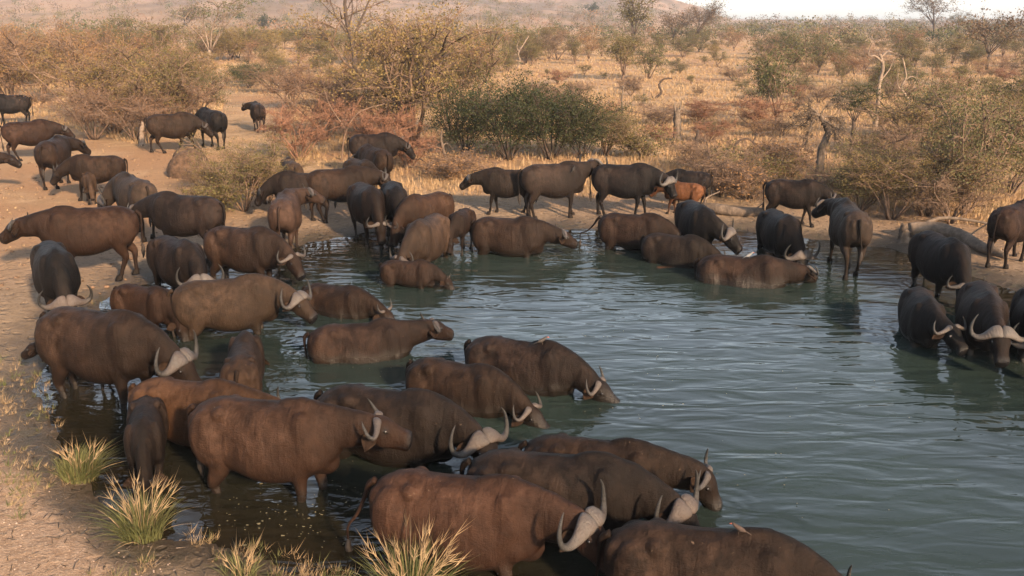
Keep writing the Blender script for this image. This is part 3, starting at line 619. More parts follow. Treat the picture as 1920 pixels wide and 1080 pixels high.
    B(45, 226, 25, .95, None, (-6, -10, -35), 'red', 'cow', 'reddish buffalo with one white horn tip walking right, upper left bank', hcol=(.55, .48, .42), gait=.25)
    B(95, 259, 96, .98, None, (-40, -6, -35), 'brown', 'cow', 'brown buffalo seen from behind with ringed horns, left bank above the tan calf', hcol=(.22, .18, .15), gait=.1)
    B(184, 290, 193, .84, None, (0, -22, -45), 'brown', 'young', 'young brown buffalo rubbing heads with a bigger one, tail toward the right', gait=.12)
    B(-72, 283, 24, .86, None, (-6, -2, -28), 'brown', 'none', 'brown buffalo showing only its head past the left edge', group='buffalo herd at the waterhole')
    B(164, 321, -62, .58, None, (0, -40, -60), 'calf', 'none', 'small tan calf standing face on below the two rubbing heads')
    B(314, 212, 13, 1.0, None, (-4, -22, -42), 'brown', 'cow', 'brown buffalo stepping right toward a black one on the far track', hcol=(.4, .33, .28), gait=.35)
    B(396, 204, 134, 1.02, None, (34, -38, -60), 'black', 'cow', 'black buffalo head down on the far track before the stepping brown one', gait=.1)
    B(482, 192, 114, .86, None, (38, 4, -20), 'grey', 'cow', 'lone buffalo far off on the track seen from behind, head turned left')
#HERD_END
build_water()
# ------------------------------------------------------------------ vegetation builders
def quads(C, size, rng, up=0.0, aspect=.55):
    n = len(C); d = rng.normal(size=(n, 3)); d[:, 2] += up; d /= np.linalg.norm(d, axis=1)[:, None]
    e = np.cross(d, rng.normal(size=(n, 3))); e /= np.linalg.norm(e, axis=1)[:, None]
    s = (size * rng.uniform(.6, 1.35, n))[:, None]
    V = np.stack([C - e * s * aspect * .5, C + d * s * .5 - e * s * .12, C + e * s * aspect * .5 + d * s * .1, C - d * s * .5], 1).reshape(-1, 3)
    return V, np.arange(n * 4).reshape(-1, 4)
def ribbons(A, B_, w, rng):
    """thin tapered slivers from A to B"""
    n = len(A); d = B_ - A; e = np.cross(d, rng.normal(size=(n, 3))); e /= np.linalg.norm(e, axis=1)[:, None] + 1e-9
    f = np.cross(d, e); f /= np.linalg.norm(f, axis=1)[:, None] + 1e-9; w = np.broadcast_to(w, (n,))[:, None]
    V = np.stack([A - e * w, A + e * w, A + f * w * 1.6, B_], 1).reshape(-1, 3); i = np.arange(n)[:, None] * 4
    F = np.concatenate([i + [0, 1, 3], i + [1, 2, 3], i + [2, 0, 3]]); return V, F
def grow(rng, h, w, stems, subs, tw, bend=.5, base=.12, flat=False, lean=(0, 0)):
    tubes = []; tips = []; rA = []; rB = []; rw = []
    for k in range(stems):
        az = rng.uniform(0, 2 * PI); tilt = rng.uniform(.15, 1.0) if not flat else rng.uniform(.35, .8)
        out = np.array([math.cos(az), math.sin(az), 0]); L = h * rng.uniform(.6, .95)
        p0 = out * rng.uniform(0, base) * w * .3; p1 = p0 + out * w * .18 * tilt + [0, 0, L * .4]; p2 = p0 + out * w * .34 * tilt + [rng.normal() * .06 * w, rng.normal() * .06 * w, L * .75]
        p3 = p0 + out * w * .46 * tilt + [rng.normal() * .08 * w, rng.normal() * .08 * w, L]; P = np.array([p0, p1, p2, p3]) + np.array([[0, 0, 0]] + [[lean[0] * f, lean[1] * f, 0] for f in (.3, .7, 1)])
        r0 = .018 * h * rng.uniform(.6, 1.1) / math.sqrt(stems / 4) + .008; tubes.append((crom(P, 8), np.linspace(r0, r0 * .3, 8)))
        Q = crom(P, 20)
        for j in range(subs):
            t = rng.uniform(.3, 1); b = Q[int(t * 19)]; d = out * rng.uniform(-.2, .9) + rng.normal(size=3) * .55; d[2] = abs(d[2]) * (.3 if flat else .8) + .12; d /= np.linalg.norm(d)
            l = w * rng.uniform(.14, .34); m_ = b + d * l * .5 + rng.normal(size=3) * l * .08; e = b + d * l + np.array([0, 0, -.12 * l if not flat else .03])
            tubes.append((np.array([b, m_, e]), np.array([r0 * .42, r0 * .28, r0 * .14]))); tips += [m_, e]
            n = tw; s_ = b + (e - b) * rng.uniform(.15, 1, (n, 1)); dd = rng.normal(size=(n, 3)) * .8 + d * .7; dd /= np.linalg.norm(dd, axis=1)[:, None]
            ln = w * rng.uniform(.05, .16, (n, 1)); rA.append(s_); rB.append(s_ + dd * ln); rw.append(np.full(n, r0 * .10 + .0015))
            if n: tips += list((s_ + dd * ln)[::2])
    return tubes, np.array(tips), np.concatenate(rA), np.concatenate(rB), np.concatenate(rw)
BUSH = {}
def bush_proto(key, seed, h, w, leaf, nleaf, lsize, stems=6, subs=7, tw=10, spread=.10, flat=False, bark=None, crown_low=.12, twigm=None, trunk=0.0):
    rng = np.random.default_rng(seed); tubes, tips, A, B_, rw = grow(rng, h - trunk, w, stems, subs, tw, flat=flat)
    mb = MB()
    if trunk:
        for i, (P, R) in enumerate(tubes): tubes[i] = (P + [0, 0, trunk], R)
        tips = tips + [0, 0, trunk]; A = A + [0, 0, trunk]; B_ = B_ + [0, 0, trunk]
        tubes.append((np.array([[0, 0, -.1], [.03 * h, 0, trunk * .5], [0, .02 * h, trunk + .1]]), np.array([.045, .038, .03]) * h * .8))
    for P, R in tubes: V, F, t = tube(P, R, 5); mb.add(V, F)
    V, F = ribbons(A, B_, rw * 1.5, rng); mb.add(V, F)
    br = mesh('branches', mb.verts(), mb.F, [bark or TWIG])
    tips = tips[tips[:, 2] > h * crown_low]; c = tips[rng.integers(0, len(tips), nleaf)]
    c = c + rng.normal(size=(nleaf, 3)) * w * spread * np.array([1, 1, .7 if not flat else .3]) * rng.uniform(.1, 1, (nleaf, 1)); c[:, 2] = np.maximum(c[:, 2], .04)
    V, F = quads(c, lsize, rng, .2); cr = mesh('leaves', V, F, [LEAF[leaf]], {'rnd': np.repeat(rng.uniform(0, 1, nleaf), 4)}, smooth=False)
    BUSH[key] = (br, cr, h, w)
def plant(key, x, y, h, label, name='bush', cat='bush', group=None, w=None, rz=None, z=None):
    br, cr, h0, w0 = BUSH[key]; s = h / h0; sw = (w / w0) if w else s
    r = bpy.data.objects.new(name, None); COL.objects.link(r); r.location = (x, y, (gh(x, y) if z is None else z) - .05 * s)
    r.scale = (sw, sw, s); r.rotation_euler = (0, 0, random.uniform(0, 6.28) if rz is None else rz); r.empty_display_size = .3
    tag(r, label, cat, group); link('branches', br, r); link('leaves', cr, r); return r
# near kinds (leaf size for 20 to 45 m), middle kinds, far kinds
bush_proto('n_dry', 11, 4, 4.6, 'dry', 7500, .058, 9, 11, 18, .055); bush_proto('n_dry2', 12, 4, 4.6, 'red', 6000, .052, 10, 9, 22, .09, twigm=TWIG_RED)
bush_proto('n_olive', 13, 3, 3.8, 'olive', 9500, .055, 9, 11, 8, .05); bush_proto('n_yel', 14, 4, 4, 'yellow', 9000, .058, 10, 10, 12, .05)
bush_proto('n_green', 15, 2.6, 3.6, 'green', 12000, .07, 12, 9, 4, .085, bark=BARK_DARK, crown_low=.10); bush_proto('n_mid', 16, 3, 3.4, 'mid', 8500, .055, 8, 9, 9, .09)
bush_proto('n_grey', 17, 1.6, 2.4, 'grey', 3000, .036, 9, 8, 24, .09); bush_proto('n_twig', 18, 1.8, 2.6, 'red', 350, .05, 12, 8, 26, .09, bark=TWIG_RED)
bush_proto('n_umb', 19, 2, 1.9, 'green', 3200, .06, 6, 7, 4, .07, flat=True, bark=BARK_DARK, crown_low=.62, trunk=.9)
bush_proto('n_low', 20, .8, 1.6, 'olive', 2600, .05, 8, 7, 10, .10); bush_proto('n_lowdry', 21, .8, 1.6, 'dry', 1100, .045, 10, 8, 20, .1)
for i, (lf, nm) in enumerate((('dry', 'm_dry'), ('red', 'm_red'), ('olive', 'm_olive'), ('grey', 'm_grey'), ('mid', 'm_mid'), ('yellow', 'm_yel'), ('green', 'm_green'))):
    for q in (0, 1):
        bush_proto(nm + str(q), 40 + i * 2 + q, 3, 3.6, lf, 3400 if lf not in ('grey', 'red') else 2200, .095, 6, 8, 7, .065, trunk=.0 if q else .35)
bush_proto('t_crown', 61, 8, 9, 'grey', 1800, .22, 7, 9, 14, .07, flat=False, bark=BARK_DARK, crown_low=.45, trunk=2.6)
bush_proto('t_olive', 62, 8, 6.5, 'olive', 2600, .22, 7, 8, 10, .07, bark=BARK_DARK, crown_low=.4, trunk=2.0)
bush_proto('t_round', 63, 4.5, 4.8, 'green', 2200, .24, 6, 8, 5, .09, bark=BARK_DARK, crown_low=.3, trunk=.8)
bush_proto('t_pale', 64, 8, 8, 'mid', 1300, .17, 5, 8, 10, .07, bark=BARK_PALE, crown_low=.62, trunk=1.5)
bush_proto('t_umb', 65, 5, 8, 'grey', 1700, .2, 7, 8, 9, .06, flat=True, bark=BARK_DARK, crown_low=.55, trunk=1.6)

def px_plant(key, u, v, h, label, w=None, **k):
    x, y, z = ground_at(u, v); return plant(key, x, y, h, label, w=w, z=z, **k)
T_ = px_plant
# --- left thicket
GL = 'bushes of the thicket on the left'
T_('n_dry', 25, 166, 3.8, 'dry brown bush at the left edge behind the cut off black buffalo', w=5)
T_('n_dry', 158, 232, 4.7, 'tallest russet brown thorn bush of the left thicket, rising to a broad dome', w=5.2)
T_('n_yel', 75, 192, 3.8, 'yellow olive bush left of the tallest russet one', w=5)
T_('n_mid', 70, 158, 3.8, 'dark olive bush low at the far left behind the dry one', w=4)
T_('n_yel', 215, 252, 3.6, 'yellowish thin leaved bush in the middle of the left thicket', w=5)
T_('n_dry2', 175, 262, 2.3, 'low russet twiggy bush in front of the left thicket', w=4)
T_('n_dry2', 255, 265, 2.0, 'low twiggy bush beside the pale stump', w=3.4)
T_('n_olive', 300, 250, 3.6, 'olive bush behind the stepping brown buffalo', w=4.2)
T_('n_dry2', 330, 248, 2.6, 'bare reddish bush tangled with the olive one behind the stepping buffalo', w=4)
T_('n_mid', 368, 236, 3.1, 'green bush standing at the right end of the left thicket by the track', w=3)
T_('n_dry', 20, 195, 4.2, 'dry bush behind the left thicket at the very edge', w=6)
T_('n_dry', 290, 205, 3.6, 'dry brown bush behind the olive one of the left thicket', w=6)
T_('m_mid0', 235, 120, 4.6, 'green tree like bush above the left thicket', w=6)
T_('m_olive1', 305, 125, 4.2, 'yellow green bush beside the green one above the left thicket', w=6)
# --- behind the herd, centre
T_('n_olive', 458, 396, 1.8, 'olive green bush in the middle of the left herd', w=2.3)
T_('n_yel', 425, 384, 1.2, 'lower yellowish bush left of the olive green one amid the herd', w=1.6)
T_('n_yel', 500, 382, 1.5, 'yellow green bush right of the olive green one amid the herd', w=2.0)
T_('n_low', 395, 398, .8, 'low brush at the foot of the olive green bush', w=1.9)
T_('n_grey', 372, 352, .7, 'grey dead brush lying on the mound', w=1.2)
T_('n_twig', 560, 300, 2.0, 'leafless reddish twigs over the half hidden buffaloes', w=3)
T_('n_dry2', 610, 262, 2.8, 'russet twiggy bush behind the farthest dark buffalo', w=4.2)
T_('n_dry2', 545, 205, 2.6, 'reddish bush right of the lone far buffalo', w=4)
T_('n_mid', 515, 175, 2.2, 'dark green low bush behind the lone far buffalo', w=4.2)
T_('n_green', 470, 165, 1.7, 'small dark evergreen bush above the lone far buffalo', w=3)
T_('n_yel', 775, 275, 5.6, 'tall yellow olive bush in the centre, highest of the middle thicket', w=6.4)
T_('n_yel', 728, 262, 3.1, 'yellow olive bush left of the highest central one', w=4.4)
T_('n_olive', 850, 262, 4.2, 'olive bush filling the gap right of the highest central one', w=4.4)
T_('n_dry', 830, 205, 4.4, 'dry brown bush behind the central thicket', w=6)
T_('n_dry', 630, 200, 1.9, 'orange brown bush under the bare dead tree', w=5)
T_('n_twig', 720, 292, 1.9, 'tangle of bare twigs at the foot of the central thicket', w=3.6)
T_('n_twig', 770, 312, 1.2, 'bare brush beside the splintered stump', w=2.6)
T_('n_lowdry', 840, 332, .7, 'low dead brush heap on the shore behind the drinking pair', w=3)
T_('n_green', 872, 290, 2.1, 'dark evergreen bush, left one of the evergreen row', w=2.7)
T_('n_green', 955, 300, 2.55, 'dark evergreen bush, middle one of the evergreen row', w=4.0, rz=2.1)
T_('n_green', 1035, 298, 2.3, 'dark evergreen bush behind the pale grey bull', w=3.6, rz=4)
T_('n_green', 1090, 296, 1.9, 'dark evergreen bush, right end of the evergreen row', w=2.9, rz=5)
T_('n_olive', 1135, 292, 1.6, 'low olive bush between the evergreens and the charcoal bull', w=3)
T_('n_grey', 1000, 215, 1.6, 'grey brushy bush above the evergreen row', w=4)
T_('n_grey', 1060, 210, 1.4, 'small grey bush right above the evergreen row', w=3)
# --- right bank
T_('n_mid', 1612, 396, 1.6, 'leafy green bush on the right bank behind the maroon buffalo', w=2.6)
T_('n_olive', 1672, 412, 1.7, 'olive bush on the right bank behind the grey buffalo wading out', w=2.8)
T_('n_yel', 1735, 405, 1.9, 'yellow olive bush behind the fallen log', w=3)
T_('n_mid', 1808, 404, 3.4, 'tall olive bush with dark stems at the right, highest near the bank', w=3.2)
T_('n_olive', 1745, 372, 1.6, 'olive bush left of the tall dark stemmed one', w=3.4)
T_('n_grey', 1780, 420, 1.3, 'grey brush close behind the fallen log', w=2.6)
T_('n_olive', 1890, 366, 2.1, 'olive bush behind the buffalo cut by the right edge', w=3.5)
T_('n_yel', 1920, 300, 2.2, 'pale bush at the right edge above the bank', w=4)
T_('n_yel', 1730, 300, 2.2, 'sparse yellow olive bush halfway up the right', w=4.2)
T_('n_mid', 1700, 262, 2.7, 'green grey bush beside the pale twisted tree', w=4)
T_('n_olive', 1860, 262, 2.2, 'olive bush between the tall bush and the small flat crowned tree', w=4)
T_('n_grey', 1545, 385, 1.0, 'grey brush at the foot of the broken tree', w=2.0)
T_('n_lowdry', 1400, 372, .9, 'dry brush behind the fallen trunk on the far bank', w=3)
T_('n_grey', 1350, 368, 1.2, 'grey thorn brush right of the orange calf', w=2.4)
T_('n_grey', 1310, 325, 1.1, 'grey twiggy bush below the burnt stump', w=2.4)
T_('n_low', 1400, 350, .9, 'low olive bush in the golden grass above the far bank', w=2.6)
T_('n_low', 1210, 292, .9, 'low olive bush above the charcoal bull', w=2.8)
T_('n_lowdry', 1480, 330, .9, 'low dry bush left of the broken tree', w=2.8)
T_('n_grey', 1655, 340, 1.6, 'dark grey brush right of the broken tree', w=3)
T_('n_twig', 1420, 238, 1.4, 'heap of bare dead twigs in the meadow', w=3.4)
T_('n_twig', 1310, 232, 1.2, 'dark dead brush heap in the meadow', w=2.6)
T_('m_mid0', 1455, 232, 3.4, 'rounded grey green tree standing alone in the golden meadow', w=3.4, name='small_tree', cat='tree')
T_('n_green', 1435, 205, 2.2, 'dark green bush tucked behind the rounded tree of the meadow', w=1.4)
T_('n_umb', 1597, 272, 2.15, 'small dark flat crowned acacia right of the broken tree', w=2.0, name='small_tree', cat='tree')
T_('n_umb', 1897, 250, 2.2, 'small dark flat crowned acacia at the right edge', w=2.4, name='small_tree', cat='tree')
T_('m_olive0', 1170, 150, 3.4, 'rounded olive bush at the top of the meadow', w=4.6)
T_('m_mid1', 1215, 148, 3.2, 'green bush right of the rounded olive one at the top of the meadow', w=4)
# --- trees on the skyline and beyond
T_('t_olive', 1188, 92, 8.5, 'upright olive tree above the meadow, crown fanning out against the hill', w=7.5, name='tree', cat='tree')
T_('t_crown', 1748, 72, 10.5, 'large bare crowned tree standing out against the sky at right', w=13, name='tree', cat='tree')
T_('t_olive', 1795, 66, 7, 'slender tree right of the large bare crowned one on the skyline', w=5, name='tree', cat='tree')
T_('t_crown', 1305, 88, 7.5, 'wide thorny tree left of the skyline where the sky begins', w=9, name='tree', cat='tree')
T_('t_pale', 396, 122, 8.3, 'pale barked tree with spreading limbs above the left thicket', w=8, name='tree', cat='tree')
T_('t_umb', 345, 66, 7.5, 'flat topped grey tree left of the pale barked one', w=15, name='tree', cat='tree')
T_('t_round', 495, 62, 5, 'round dark tree alone on the grassy rise at upper left', w=7, name='tree', cat='tree')
T_('t_round', 1105, 48, 6, 'dark blue green tree on the hazy slope above the meadow', w=8, name='tree', cat='tree')
T_('t_umb', 1850, 132, 5, 'flat topped tree at right below the skyline', w=8, name='tree', cat='tree')
T_('t_umb', 1262, 84, 5.5, 'dark spreading tree beside the wide thorny one', w=8, name='tree', cat='tree')

# --- scrub beyond: individuals
def zone(u): return 'left' if u < 560 else 'middle' if u < 1250 else 'right'
KW = dict(m_dry='dry brown', m_red='russet', m_olive='olive', m_grey='grey bare', m_mid='grey green', m_yel='yellowish', m_green='dark evergreen')
def in_poly(u, v, poly):
    c = False; n = len(poly)
    for i in range(n):
        (x1, y1), (x2, y2) = poly[i], poly[(i + 1) % n]
        if (y1 > v) != (y2 > v) and u < (x2 - x1) * (v - y1) / (y2 - y1) + x1: c = not c
    return c
MEADOW = [(930, 150), (1130, 118), (1400, 112), (1560, 170), (1560, 345), (1180, 300), (1140, 235), (960, 200)]
TRACK = [(420, 175), (540, 180), (540, 290), (240, 300), (270, 262), (420, 235)]
def pick(u, v, rng):
    n = float(vnoise(np.array(u / 130.), np.array(v / 22.), 77)); r = rng.random()
    if u < 560: ks = [('m_dry', .34), ('m_red', .24), ('m_yel', .16), ('m_olive', .14), ('m_grey', .12)]
    elif u < 1250: ks = [('m_grey', .22), ('m_olive', .26), ('m_red', .12), ('m_dry', .10), ('m_mid', .20), ('m_green', .10)]
    else: ks = [('m_grey', .24), ('m_olive', .26), ('m_red', .07), ('m_mid', .24), ('m_yel', .08), ('m_green', .11)]
    r = (r * .55 + n * .45); a = 0
    for k_, p in ks:
        a += p
        if r < a: return k_
    return ks[-1][0]
SC = {}; rng = np.random.default_rng(5); cnt = 0; tries = 0
while cnt < 390 and tries < 6000:
    tries += 1; v = 205 - 130 * rng.random() ** .62; u = rng.uniform(-60, 1980)
    if in_poly(u, v, MEADOW) and rng.random() > .30: continue
    if in_poly(u, v, TRACK): continue
    if u < 420 and v > 175: continue
    if 1560 < u and v > 190: continue
    x, y, z = ground_at(u, v); k_ = pick(u, v, rng); h = rng.uniform(1.2, 3.3) if v < 135 else rng.uniform(.8, 2.0)
    if in_poly(u, v, MEADOW): h *= .5
    zn = zone(u); far = 'far' if v < 120 else 'nearer'
    o_ = plant(k_ + str(rng.integers(0, 2)), x, y, h, '-', name=KW[k_].replace(' ', '_') + '_bush', group='%s bushes of the %s scrub, %s' % (KW[k_], far, zn), w=h * rng.uniform(1.1, 1.7), z=z); cnt += 1
    SC.setdefault((k_, far, zn), []).append((u, h, o_))
ORD = 'leftmost,second,third,fourth,fifth,sixth,seventh,eighth,ninth,tenth,eleventh,twelfth,thirteenth,fourteenth,fifteenth,sixteenth,seventeenth,eighteenth,nineteenth,twentieth,twenty first,twenty second,twenty third,twenty fourth,twenty fifth,twenty sixth,twenty seventh,twenty eighth,twenty ninth,thirtieth,thirty first,thirty second,thirty third,thirty fourth,thirty fifth,thirty sixth,thirty seventh,thirty eighth,thirty ninth,fortieth'.split(',')
def ordn(i):
    if i < 40: return ORD[i]
    u_ = (i + 1) % 10; return ['forty', 'fifty', 'sixty', 'seventy', 'eighty', 'ninety'][(i + 1) // 10 - 4] + (' ' + ['first', 'second', 'third', 'fourth', 'fifth', 'sixth', 'seventh', 'eighth', 'ninth'][u_ - 1] if u_ else 'th')
for (k_, far, zn), L_ in SC.items():
    L_.sort(key=lambda t: t[0]); sz = lambda h: 'low' if h < 1.2 else 'tall' if h > 2.1 else 'middling'
    for i_, (u, h, o_) in enumerate(L_):
        o_['label'] = ('%s %s bush, %s, %s scrub at %s' % (sz(h), KW[k_], 'leftmost of its kind' if i_ == 0 else ordn(i_) + ' of its kind from left', far, {'left': 'left', 'middle': 'centre', 'right': 'right'}[zn]))
MB_L = []
KM = dict(n_grey=('grey brush clump', .9), n_low=('low olive shrub', .7), n_lowdry=('dry brown tussock shrub', .6), n_twig=('bare reddish twig clump', .9), n_mid=('small green shrub', 1.1))
while len(MB_L) < 46:
    u = rng.uniform(930, 1900); v = rng.uniform(120, 350); k_ = ['n_grey', 'n_low', 'n_lowdry', 'n_twig', 'n_grey', 'n_mid'][rng.integers(0, 6)]
    if not (in_poly(u, v, MEADOW) or (u > 1540 and v < 300)): continue
    if 1490 < u < 1590 and v > 200: continue
    x, y, z = ground_at(u, v); h = KM[k_][1] * rng.uniform(.6, 1.25); MB_L.append((u, k_, plant(k_, x, y, h, '-', name=KM[k_][0].replace(' ', '_'), cat='shrub', group=KM[k_][0] + 's in the golden meadow', w=h * rng.uniform(1.5, 2.8), z=z)))
for k_ in KM:
    for i_, (u, kk_, o_) in enumerate(sorted([t for t in MB_L if t[1] == k_], key=lambda t: t[0])): o_['label'] = '%s in the meadow, %s' % (KM[k_][0], 'leftmost one' if i_ == 0 else ordn(i_) + ' from the left')
# --- the bush veld that runs on to the hills, too many to count
def veld():
    rng = np.random.default_rng(9); byc = {}
    n = 3500; r = np.exp(rng.uniform(math.log(165), math.log(1150), n)); az = np.radians(rng.uniform(-36, 36, n)); X = r * np.sin(az); Y = r * np.cos(az); Z = height(X, Y)
    keys = ['grey', 'red', 'olive', 'dry', 'mid', 'green']; pr = [.36, .05, .25, .05, .19, .10]
    kk = rng.choice(len(keys), n, p=pr)
    for q, lf in enumerate(keys):
        s = kk == q; m_ = int(s.sum()); per = 84
        h = rng.uniform(1.0, 2.9, m_) * (1 + .5 * (rng.random(m_) < .12)) * (1 + r[s] / 700); w = h * rng.uniform(.45, .85, m_)
        cl = rng.normal(size=(m_, 6, 3)) * .38; ci = rng.integers(0, 6, (m_, per)); P = cl[np.arange(m_)[:, None], ci] + rng.normal(size=(m_, per, 3)) * .32
        P[..., 0] *= w[:, None]; P[..., 1] *= w[:, None]; P[..., 2] = h[:, None] * np.clip(.52 + P[..., 2] * .38, .05, 1.15)
        P += np.stack([X[s], Y[s], Z[s]], -1)[:, None, :]; sz = (.25 * h / 2.5)[:, None].repeat(per, 1)
        V, F = quads(P.reshape(-1, 3), sz.ravel(), rng, .2, .8)
        tag(link('distant_bushes', mesh('distant_bushes', V, F, [LEAF[lf]], {'rnd': np.repeat(rng.uniform(0, 1, len(F)), 4)}, smooth=False)), kind='stuff')
veld()

# ------------------------------------------------------------------ grass
def grass(name, C, hgt, wid, nbl, m, rng, lean=.45):
    n = len(C) * nbl; c = np.repeat(C, nbl, 0); hh = np.repeat(hgt, nbl) * rng.uniform(.5, 1.2, n); ww = np.repeat(wid, nbl)
    a = rng.uniform(0, 2 * PI, n); l = rng.uniform(0, lean, n); o = np.stack([np.cos(a), np.sin(a), 0 * a], 1); b = c + o * (hh * .25 * rng.uniform(0, 1, n))[:, None]
    e = np.stack([-np.sin(a + .8), np.cos(a + .8), 0 * a], 1) * ww[:, None]; tip = b + o * (hh * l)[:, None] + np.stack([0 * a, 0 * a, hh], 1)
    V = np.stack([b - e, b + e, tip], 1).reshape(-1, 3); F = np.arange(n * 3).reshape(-1, 3)
    tag(link(name, mesh(name, V, F, [m], {'rnd': np.repeat(rng.uniform(0, 1, n), 3)}, smooth=False)), kind='stuff')
HERDLAND = [(-200, 430), (-200, 235), (130, 240), (260, 275), (430, 268), (560, 300), (640, 330), (620, 460), (380, 520), (100, 700), (-200, 900)]
def scatter_grass():
    rng = np.random.default_rng(3); n = 120000
    r = np.exp(rng.uniform(math.log(17), math.log(190), n)); az = np.radians(rng.uniform(-34, 34, n)); x = r * np.sin(az); y = r * np.cos(az)
    d = shore_dist(x, y); z = height(x, y); den = fbm(x * .25, y * .25, 88, 3)
    w_ = y * math.cos(PITCH) + (5 - z) * math.sin(PITCH); u = 960 + FPX * x / w_; v = 540 + FPX * ((5 - z) * math.cos(PITCH) - y * math.sin(PITCH)) / w_
    keep = (d > 1.6 + 2.2 * den) & (rng.random(n) < sstep(.30, .50, den) * .95 + .12)
    hl = np.array([in_poly(a, b, HERDLAND) for a, b in zip(u, v)]); tr = np.array([in_poly(a, b, TRACK) for a, b in zip(u, v)])
    keep |= (d > 1.2) & ~hl & (rng.random(n) < .25); keep &= ~(hl & (rng.random(n) > .10)); keep &= ~(tr & (rng.random(n) > .6))
    C = np.stack([x, y, z - .02], 1)[keep]; rk = r[keep]; short = np.where((hl | tr | (d < 3))[keep], .28, 1)
    grass('dry_grass', C, rng.uniform(.09, .27, len(C)) * short, .004 + rk * .00034, 5, GRASS_DRY, rng)
scatter_grass()
def bank_grass():
    rng = np.random.default_rng(31)
    P = []; 
    while len(P) < 3800:
        u = rng.uniform(-80, 720); v = rng.uniform(560, 1130); x, y = at(u, v, .05)[:2]; P.append((x, y))
    P = np.array(P); d = shore_dist(P[:, 0], P[:, 1]); dn = fbm(P[:, 0] * 1.3, P[:, 1] * 1.3, 12, 3)
    k = (d > -.22) & (d < .8) & (dn > .45); P = P[k]; z = np.maximum(height(P[:, 0], P[:, 1]), -.01)
    C = np.column_stack([P, z - .01]); g = rng.random(len(C)) < .30
    grass('bank_grass', C[g], rng.uniform(.05, .14, g.sum()), np.full(g.sum(), .004), 9, GRASS_GREEN, rng, 1.2)
    grass('withered_grass', C[~g], rng.uniform(.04, .12, (~g).sum()), np.full((~g).sum(), .003), 9, STRAW, rng, 1.6)
bank_grass()

# ------------------------------------------------------------------ reed clumps at the near edge
def reed_clump(u, v, h, w, nb, ns, label, seed, z=None, lean=(0, 0)):
    rng = np.random.default_rng(seed); x, y = at(u, v, 0.03)[:2]; z = max(gh(x, y), -.03) if z is None else z
    r = bpy.data.objects.new('reed_clump', None); COL.objects.link(r); r.location = (x, y, z); tag(r, label, 'reeds', 'feathery reed clumps at the near edge')
    def blades(n, hh, m, nm, wd, arc):
        V = []; F = []; R = []; k = 0
        for _ in range(n):
            a = rng.uniform(0, 2 * PI); rad = w * .22 * math.sqrt(rng.random()); b = np.array([rad * math.cos(a), rad * math.sin(a), -.03]); a += rng.normal() * .5
            o = np.array([math.cos(a), math.sin(a), 0]) + np.array([lean[0], lean[1], 0]); L = hh * rng.uniform(.55, 1.1); q = arc * rng.uniform(.15, 1.7) * (.25 + rad / (w * .22))
            t = np.linspace(0, 1, 6); P = b + o * (q * L * t ** 1.7)[:, None] + np.array([0, 0, 1]) * (L * (t - .32 * q * t ** 2.4))[:, None]
            e = np.cross(o, (0, 0, 1)) + rng.normal(size=3) * .5; e /= np.linalg.norm(e); ww = wd * rng.uniform(.7, 1.3) * np.array([.8, 1, 1, .8, .5, .05])
            V += list(P - e * ww[:, None]) + list(P + e * ww[:, None]); F += [(k + i, k + i + 1, k + 7 + i, k + 6 + i) for i in range(5)]; R += [rng.random()] * 12; k += 12
        link(nm, mesh(nm, V, F, [m], {'rnd': R}, smooth=False), r)
    blades(nb, h * .85, GRASS_GREEN, 'green_blades', .0036, .55); blades(nb // 10, h * .75, STRAW, 'dry_blades', .0028, .9)
    mb = MB(); Rr = []
    for _ in range(ns):
        a = rng.uniform(0, 2 * PI); o = np.array([math.cos(a) + lean[0], math.sin(a) + lean[1], 0]); b = o * w * .12 * rng.random(); L = h * rng.uniform(.75, 1.15); q = rng.uniform(.1, .8)
        P = np.array([b, b + o * q * L * .25 + [0, 0, L * .45], b + o * q * L * .7 + [0, 0, L * (.95 - .2 * q)]]); V, F, t = tube(crom(P, 7), np.linspace(.004, .0022, 7), 4); mb.add(V, F, rnd=rng.random())
        tip = P[-1]; nf = rng.integers(4, 7); d = (P[-1] - P[-2]); d /= np.linalg.norm(d); dd = d + rng.normal(size=(nf, 3)) * .26; ln = rng.uniform(.09, .19, (nf, 1))
        A = tip - d * rng.uniform(0, .05, (nf, 1)); V, F = ribbons(A, A + dd * ln, .0035, rng); mb.add(V, F, rnd=rng.random())
    link('seed_stalks', mesh('seed_stalks', mb.verts(), mb.F, [STRAW], mb.attrs()), r)
reed_clump(150, 895, .43, .85, 620, 16, 'green reed clump with pale feathery tips, nearest the left edge', 1, lean=(.35, .1))
reed_clump(268, 1005, .56, .85, 560, 30, 'reed clump with long straw coloured seed fingers in front of the drinking calf', 2)
reed_clump(770, 1130, .70, 1.0, 620, 48, 'spiky straw and green clump at the bottom centre before the reddish buffalo', 3, z=-.02)
reed_clump(1180, 1150, .38, .5, 10, 8, 'few thin dry stalks at the bottom edge before the cut off buffalo', 4, z=0)
reed_clump(455, 1090, .30, .6, 90, 10, 'short sparse grass clump at the bottom edge left of the spiky one', 5)

